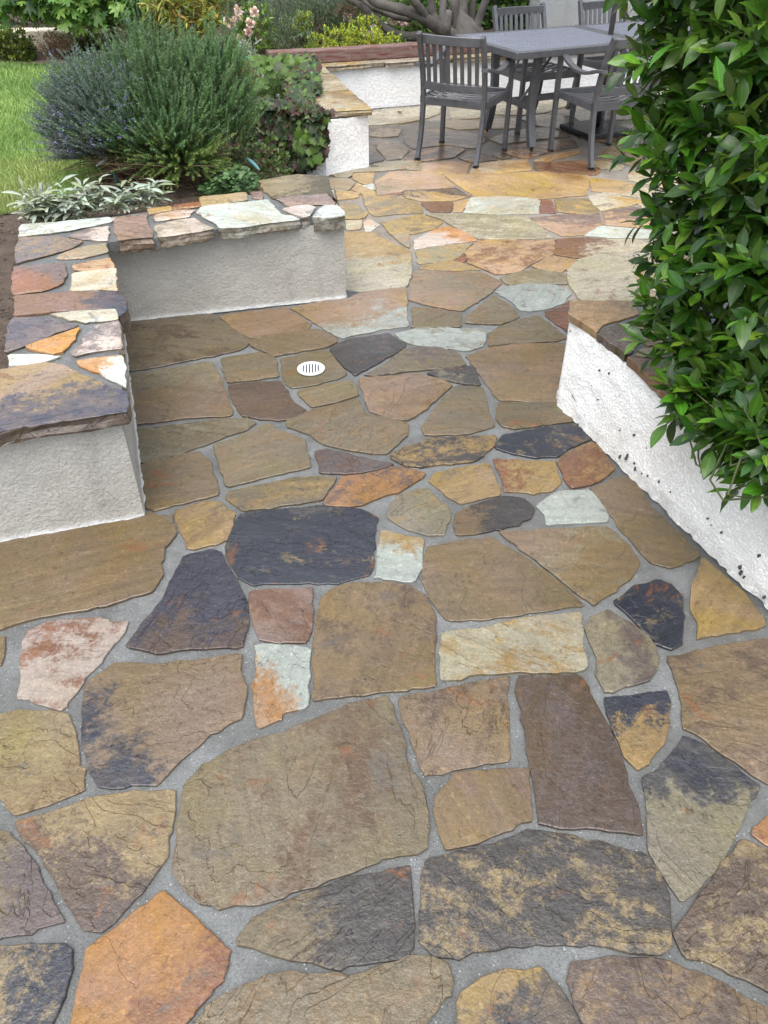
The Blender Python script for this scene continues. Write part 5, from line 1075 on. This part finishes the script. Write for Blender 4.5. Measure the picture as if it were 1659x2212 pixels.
# dark backdrop hedge: one long hedge, dense foliage
BH=[]
for i in range(15): BH.append(((-8.5+i*1.02+random.uniform(-.2,.2),12.6+random.uniform(-.3,.3),1.0+random.uniform(-.2,.3)),(.95,.6,1.05)))
r=empty('boundary_hedge'); tag(r,'dark green boundary hedge closing the garden at the top of the picture','hedge')
blobfoliage(r,BH,900,[SMALL],.11,[(30,52,26),(22,40,22),(42,66,30),(26,46,30)],M['leaf'],leaves=6,nparts=60,flat=1,shell=(.7,1.05))
q=MB(); q.box((-1.6,12.9,1.0),(15.2,.5,1.9)); cc=q.build('shade_core',m_plain('painted_hedge_shade',lin((14,20,12)),1,8,.3,1,spec=0),r); cc['kind']='stuff'  # near-black block filling the hedge; its inner shade is put into the colour
# shade shrubs in front of the hedge, left
plant('dark_shrub','dark leafy shrub in deep shade behind the pale kerb at the left','shrub',gb([(60,85,10.4,.42),(150,70,10.5,.45),(10,60,10.6,.5)]),520,[SMALL],.07,[(30,52,26),(38,62,30),(24,42,24)],M['leaf'],leaves=6,nparts=120)
plant('boxwood','rounded yellow green boxwood at the left edge beside the kerb','shrub',gb([(28,105,8.5,.22),(0,110,8.5,.22),(50,116,8.4,.13)]),6500,[SMALL],.04,[(112,128,54),(92,110,48),(134,146,68),(72,92,42)],M['soft'],leaves=7,nparts=0)
plant('low_hedge','low clipped yellow green hedge with white blossoms behind the rosemary','hedge',gb([(165,88,9.0,.26),(205,74,9.1,.30),(245,80,9.1,.28),(290,86,9.2,.26),(330,84,9.2,.24)]),5000,[SMALL],.042,[(92,108,44),(70,88,36),(116,128,58),(50,68,32)],M['soft'],leaves=7,nparts=0)
# bare pinkish shrub
r=empty('twiggy_shrub'); tag(r,'sparse shrub with dry pinkish twigs in front of the pale kerb','shrub')
q=MB(); tips=[]
for i in range(90):
    b=Vector(GY(118+random.uniform(-8,12),136,8.55)); b.z=GZ; e=Vector(GY(random.gauss(118,20),random.uniform(78,128),8.55+random.uniform(-.12,.12))); q.tube(smoothline([b,(b+e)/2+Vector((random.uniform(-.03,.03),0,.03)),e],3),[.004,.004,.0035,.003,.0025,.002,.0015],4); tips.append(e)
q.build('stem',m_plain('pinkish_twig',lin((150,116,104)),.8),r)['kind']='stuff'
tp=np.array([t+Vector((random.gauss(0,.03),0,random.gauss(0,.03))) for t in tips for _ in range(8)]); n=len(tp)
stuff('foliage',[inst(SMALL,tp,frames(rdir(n),rdir(n)),np.full(n,.024),colr([(168,136,120),(190,166,150),(140,80,74),(120,112,80)],n))],M['soft'],r)
plant('euphorbia_clump','small bright yellow green clump at the lawn edge left of the rosemary top','plant',gb([(170,152,7.9,.12),(160,158,7.9,.08)]),6000,[SMALL],.03,[(170,186,60),(140,164,56),(104,132,50)],M['soft'],leaves=6,nparts=0)
# fig-like tree with lobed leaves hanging over the top left
r=empty('fig_tree'); tag(r,'tree with big pale green lobed leaves hanging over the garden at top left','tree')
FB=gb([(20,-10,8.2,.30),(90,-5,8.0,.28),(150,10,7.9,.22),(215,5,8.0,.27),(285,8,7.9,.24),(345,0,8.1,.26),(60,-60,8.4,.45),(180,-70,8.4,.5),(300,-70,8.4,.5)])
tp,td=blobfoliage(r,FB,420,[FIG],.13,[(98,134,60),(80,118,52),(122,154,78),(62,98,46)],M['soft'],leaves=4,up=-.35,spread=.9,nparts=300,shell=(.5,1.0))
q=MB()
for pts in ([(700,95),(790,145),(850,125),(800,60),(730,20)],[(850,98),(930,120),(990,172),(1080,158)],[(270,-20),(340,40),(400,70)],[(690,85),(600,40),(560,-40)]):
    q.tube(smoothline([GY(p[0]*.5486/2.0738,p[1]*.5486/2.0738,8.3) for p in pts],5),.017,7)
q.tube(smoothline([GY(300,60,9.2),GY(290,0,9.0),(-2.9,8.9,1.4),(-2.8,8.8,2.1)],4),[.05,.05,.055,.055,.06,.06,.06,.06,.06,.06,.06,.05,.05],8)
q.tube([(-2.75,9.2,GZ),(-2.8,8.95,1.3),(-2.8,8.8,2.1)],[.08,.07,.05],8)
q.build('branch',M['bark'],r,True)
# photinia with orange young leaves
r=plant('photinia','shrub with yellow and orange young leaves rising behind the rosemary','shrub',gb([(355,10,7.6,.20),(395,22,7.5,.20),(435,18,7.6,.20),(462,5,7.7,.17),(375,50,7.6,.12),(435,52,7.5,.13),(400,-60,7.8,.30),(455,-60,7.9,.25)]),1000,[LANCE],.095,[(150,154,66),(122,138,58),(164,146,72),(150,108,66),(96,116,50),(128,130,60)],M['soft'],leaves=7,up=.5,spread=.95,nparts=300)
# roses
def roses(r,spots,s=.045,base=((250,226,220),(252,240,236),(250,226,216))):
    for px,py,D in spots:
        c=GYs(px,py,D); n=26; d=rdir(n); d[:,1]=-np.abs(d[:,1]); b=random.choice(base)
        p=c+d*s*.12*RG.uniform(.2,1,(n,1)); o=stuff('blossom',[inst(PET,p,frames(d+RG.normal(0,.4,(n,3)),rdir(n)+d),np.full(n,s*.55),colr([b],n,.06,.03))],M['petal'],r,None)
r=plant('rose_bush','rose bush with pale pink blooms above the silver plant','rose bush',gb([(545,75,8.9,.24),(530,105,8.8,.22),(560,110,8.8,.2),(550,40,9.0,.2)]),1700,[SMALL],.045,[(96,128,52),(78,110,44),(120,150,62)],M['soft'],leaves=6,nparts=0)
roses(r,[(512,38,8.7),(541,50,8.7),(500,50,8.7),(515,22,8.8),(492,46,8.8),(549,26,8.8),(520,85,8.7),(537,70,8.7)],.075)
r=plant('rose_bush','rose bush with blush pink flowers between the grey tree limbs','rose bush',gb([(880,40,9.9,.3),(820,70,9.8,.24),(940,60,10,.3),(900,-10,10.1,.35)]),1500,[SMALL],.05,[(84,118,52),(64,96,44),(110,142,60)],M['soft'],leaves=6,nparts=0)
roses(r,[(813,20,9.4),(822,12,9.4),(900,15,9.4),(807,65,9.3),(833,60,9.3),(871,45,9.4),(793,88,9.2),(796,78,9.2),(752,40,9.4),(849,42,9.4)],.085)
# silver plant with green edging and pots
r=empty('silver_shrub'); tag(r,'silver white leaved plant behind the green wire edging','plant')
P=[];A=[];S=[];
for i in range(60):
    b=GYs(random.gauss(525,20),130,8.2); e=GYs(random.gauss(520,24),random.uniform(84,124),8.2+random.uniform(-.1,.1)); d=e-b
    for k in range(14): P.append(b+d*(k/14)); A.append(d/np.linalg.norm(d)+RG.normal(0,.5,3)); S.append(random.uniform(.03,.06))
n=len(P); stuff('foliage',[inst(LANCE,np.array(P),frames(np.array(A),rdir(n)),np.array(S),colr([(176,190,176),(150,168,150),(198,206,196)],n,.1,.03))],M['felt'],r)
q=MB()
for k in range(9):
    a=Vector(GY(506+k*9.5,146,7.95)); rad=.028; q.tube([(a.x+rad*math.cos(t*math.pi/8),a.y,a.z+.04+rad*1.6*math.sin(t*math.pi/8)) for t in range(9)],.005,5)
    q.tube([(a.x-rad,a.y,a.z+.04),(a.x-rad,a.y,a.z-.14)],.005,5)
tag(q.build('wire_edging',m_plain('green_plastic',lin((52,160,140)),.4),None),'bright green hooped wire edging in front of the silver plant','edging')
for k,(px,py,s) in enumerate(((518,152,.05),(533,146,.06))):
    a=GY(px,py,7.8); q=MB(); q.tube([(0,0,-.28),(0,0,0),(0,0,.012),(0,0,.03)],[s*.6,s*.86,s,s],10,.08); o=q.build('terracotta_pot',m_plain('terracotta',lin((196,112,90)),.8,15,.15,.3),None,False,a)
    tag(o,('smaller broken terracotta pot on the left below the green edging','larger terracotta pot right below the green edging')[k],'pot','terracotta pots by the edging')
# lavender, euphorbia
def spikes(name,label,cat,area,D,n,h,base,top,nn=30,nl=.03,w=.006):
    r=empty(name); tag(r,label,cat); x0,x1,y0=area; P=[]
    for i in range(n): 
        b=np.array(GYs(random.uniform(x0,x1),y0,D)); b[1]+=random.uniform(-.3,.5); b[2]=GZ; P.append(b)
    P=np.array(P); dr=norm(np.stack([RG.normal(0,.28,n),RG.normal(0,.28,n),np.ones(n)],-1)); L=RG.uniform(.6,1.0,n)*h
    stuff('foliage',[sprigs(P,dr,L,nn,nl,w,base,top),stemsmesh(P,dr,L,.003,(90,104,80))],M['needle'],r); return r
spikes('lavender','grey green lavender clump with thin stalks behind the rear wall','plant',(575,790,120),9.6,620,.78,[(112,128,108),(96,112,92),(130,142,128)],(148,152,156))
spikes('lavender','tall pale grey lavender with thin spikes behind the rose bush','plant',(490,700,110),10.4,420,.95,[(122,134,122),(104,118,104)],(150,152,164))
E_=[(176,184,58),(150,168,54),(120,148,52),(192,196,76)]
plant('euphorbia','bright yellow green euphorbia mass under the grey tree limbs','plant',gb([(700,92,8.85,.16),(735,88,8.85,.17),(775,90,8.85,.17),(810,95,8.85,.17),(845,100,8.85,.15),(790,70,9.1,.2),(870,112,8.8,.1),(760,112,8.8,.12)]),4200,[SMALL],.03,E_,M['soft'],leaves=6,nparts=0,up=.8)
plant('euphorbia','small euphorbia with yellow green head standing in the lavender','plant',gb([(655,42,9.2,.10),(652,52,9.2,.10)]),6000,[SMALL],.03,E_,M['soft'],leaves=6,nparts=0,up=.8)
plant('grey_shrub','blue grey fine leaved shrub left of the yellow euphorbia','shrub',gb([(620,85,8.9,.2),(655,92,8.85,.17),(610,110,8.8,.13),(640,65,9.1,.22),(690,40,9.5,.3),(740,30,9.7,.3)]),2600,[LANCE],.045,[(92,112,84),(108,128,98),(74,94,66)],M['soft'],leaves=7,nparts=0,up=.7)
plant('green_sprig','small leafy green seedling leaning over the timber block','plant',gb([(668,108,8.35,.07)]),6000,[IVY],.05,[(132,146,70),(104,122,60)],M['soft'],leaves=4,nparts=20,branch=False)
plant('wall_vine','green leafy vine against the house wall behind the tree trunks','vine',gb([(1075,60,10.6,.38),(1120,40,10.6,.36),(1145,70,10.5,.26),(1040,80,10.6,.3),(1090,-10,10.7,.4),(1000,40,10.8,.4)]),900,[IVY],.075,[(72,104,50),(56,86,42),(92,120,58),(46,70,36)],M['leaf'],leaves=5,nparts=150,up=-.1)
plant('garden_greenery','mixed low green plants filling the bed behind the trunk','plant',gb([(960,95,9.6,.2),(1010,90,9.7,.2),(900,80,9.7,.22),(600,25,11,.5),(700,10,11.2,.55),(800,5,11.2,.5),(480,10,10.8,.5)]),700,[SMALL],.06,[(70,98,50),(52,78,40),(94,118,60)],M['soft'],leaves=6,nparts=60)
plant('trailing_groundcover','tangle of green leaves between the rosemary and the creeper','plant',gb([(568,300,6.2,.16),(575,350,5.7,.15),(600,372,5.5,.12),(560,230,6.8,.2),(555,380,5.2,.1),(520,345,5.1,.12),(500,320,5.3,.14),(535,330,5.5,.14),(480,365,4.95,.08)]),2600,[SMALL],.035,[(78,104,54),(60,84,44),(96,120,62),(80,50,44)],M['soft'],leaves=6,nparts=120,branch=False)
# iris blades near the trunk
r=empty('iris_clump'); tag(r,'clump of upright green sword leaves at the foot of the grey tree','plant')
for i in range(16):
    b=Vector(GY(870+random.uniform(-14,10),128,8.9)); b.z=GZ+.02; e=Vector(GY(random.uniform(815,890),random.uniform(70,100),8.8)); m=(b+e)/2+Vector((0,0,.05)); s=Vector((.008,0,0))
    pts=smoothline([b,m,e],4); V=[];Fq=[]
    for k,p in enumerate(pts): w=s*(1-k/len(pts)); V+=[tuple(Vector(p)-w),tuple(Vector(p)+w)]
    for k in range(len(pts)-1): Fq.append((2*k,2*k+1,2*k+3,2*k+2))
    ob('leaf',mesh('leaf',V,Fq,m_plain('iris_leaf',lin((92,124,62)),.5) if i==0 else IRM,False),r) if i==0 else ob('leaf',mesh('leaf',V,Fq,IRM),r)
    if i==0: IRM=r.children[0].data.materials[0]
# grey multi-stemmed tree
tr=empty('grey_tree'); tag(tr,'old multi stemmed grey barked tree behind the rear wall, limbs spreading left','tree')
def T_(x,y,D): return GY((1300+x/2.765)*.5486,y/2.765*.5486,D)
limbs=[([(1440,440,9.25),(1340,395,9.25),(1220,330,9.2),(1100,250,9.15),(1000,185,9.1),(880,135,9.1),(700,85,9.1),(520,35,9.1),(430,-30,9.1),(300,-140,9.1)],62,36),
([(1020,170,9.1),(990,110,9.05),(930,30,9.0),(850,-60,9.0),(760,-200,9.0)],44,30),
([(880,200,9.3),(740,185,9.3),(600,135,9.35),(450,70,9.35),(350,-10,9.4),(280,-100,9.4)],34,26),
([(1150,430,9.3),(960,400,9.3),(800,395,9.25),(690,360,9.2),(580,290,9.2),(470,190,9.2),(390,110,9.2),(300,45,9.2),(200,-20,9.2),(60,-120,9.2)],44,22),
([(1180,290,9.25),(1140,210,9.25),(1110,110,9.25),(1100,-40,9.25),(1090,-240,9.3)],42,34),
([(1240,350,9.3),(1225,220,9.4),(1230,60,9.5),(1240,-120,9.6)],40,34),
([(1455,400,9.5),(1450,200,9.5),(1455,-40,9.55),(1480,-300,9.6)],48,44),
([(1400,380,9.6),(1385,230,9.65),(1360,80,9.7),(1330,-80,9.8)],54,46),
([(1530,370,9.6),(1545,180,9.6),(1555,-40,9.6)],36,32),
([(1560,400,9.4),(1600,280,9.4),(1640,150,9.4),(1700,-10,9.4),(1780,-200,9.4)],42,34)]
for L,ra,rb_ in limbs:
    pts=smoothline([T_(*p) for p in L],4); nn=len(pts); k=1/2.765*.5486*(9.3*.97)/F*1.0
    q=MB(); q.tube(pts,[ (ra+(rb_-ra)*i/(nn-1))*k*(1+.05*math.sin(i*1.7)) for i in range(nn)],12,.04); q.build('limb',M['bark'],tr,True)
q=MB(); q.tube([T_(1265,370,9.05),T_(1272,250,9.05),T_(1290,160,9.05),T_(1298,112,9.05)],[.05,.042,.036,.030],10,.08); o=q.build('stump_limb',m_plain('pale_bark',lin((120,114,108),.6),.85,9,.3,.8,bdist=.02),tr,True)
b0=Vector(T_(1400,400,9.4)); q=MB(); q.tube([(b0.x,b0.y,GZ-.02),(b0.x,b0.y,GZ+.1),(b0.x-.02,b0.y,b0.z+.04)],[.30,.24,.2],14,.08); q.build('trunk_base',M['bark'],tr,True)
q=MB()
for i in range(46):
    a=Vector(T_(random.uniform(100,330),random.uniform(20,170),9.2)); p=[a]
    for k in range(4): p.append(p[-1]+Vector((random.uniform(-.06,.06),random.uniform(-.04,.04),random.uniform(-.05,.04))))
    q.tube(smoothline(p,2),.0028,4)
q.build('twig',M['twig'],tr)['kind']='stuff'
# unseen crown above the picture, added for its dark reflection in the wet paving
CB=[((-.6,8.4,3.3),.8),((.5,8.0,3.5),.9),((1.6,8.1,3.6),.95),((.9,9.3,3.8),1.0),((2.6,8.8,3.7),.9),((-1.2,9.6,3.4),.8)]
blobfoliage(tr,CB,230,[SMALL],.09,[(60,86,40),(48,70,34),(80,104,48)],M['soft'],leaves=5,nparts=0)
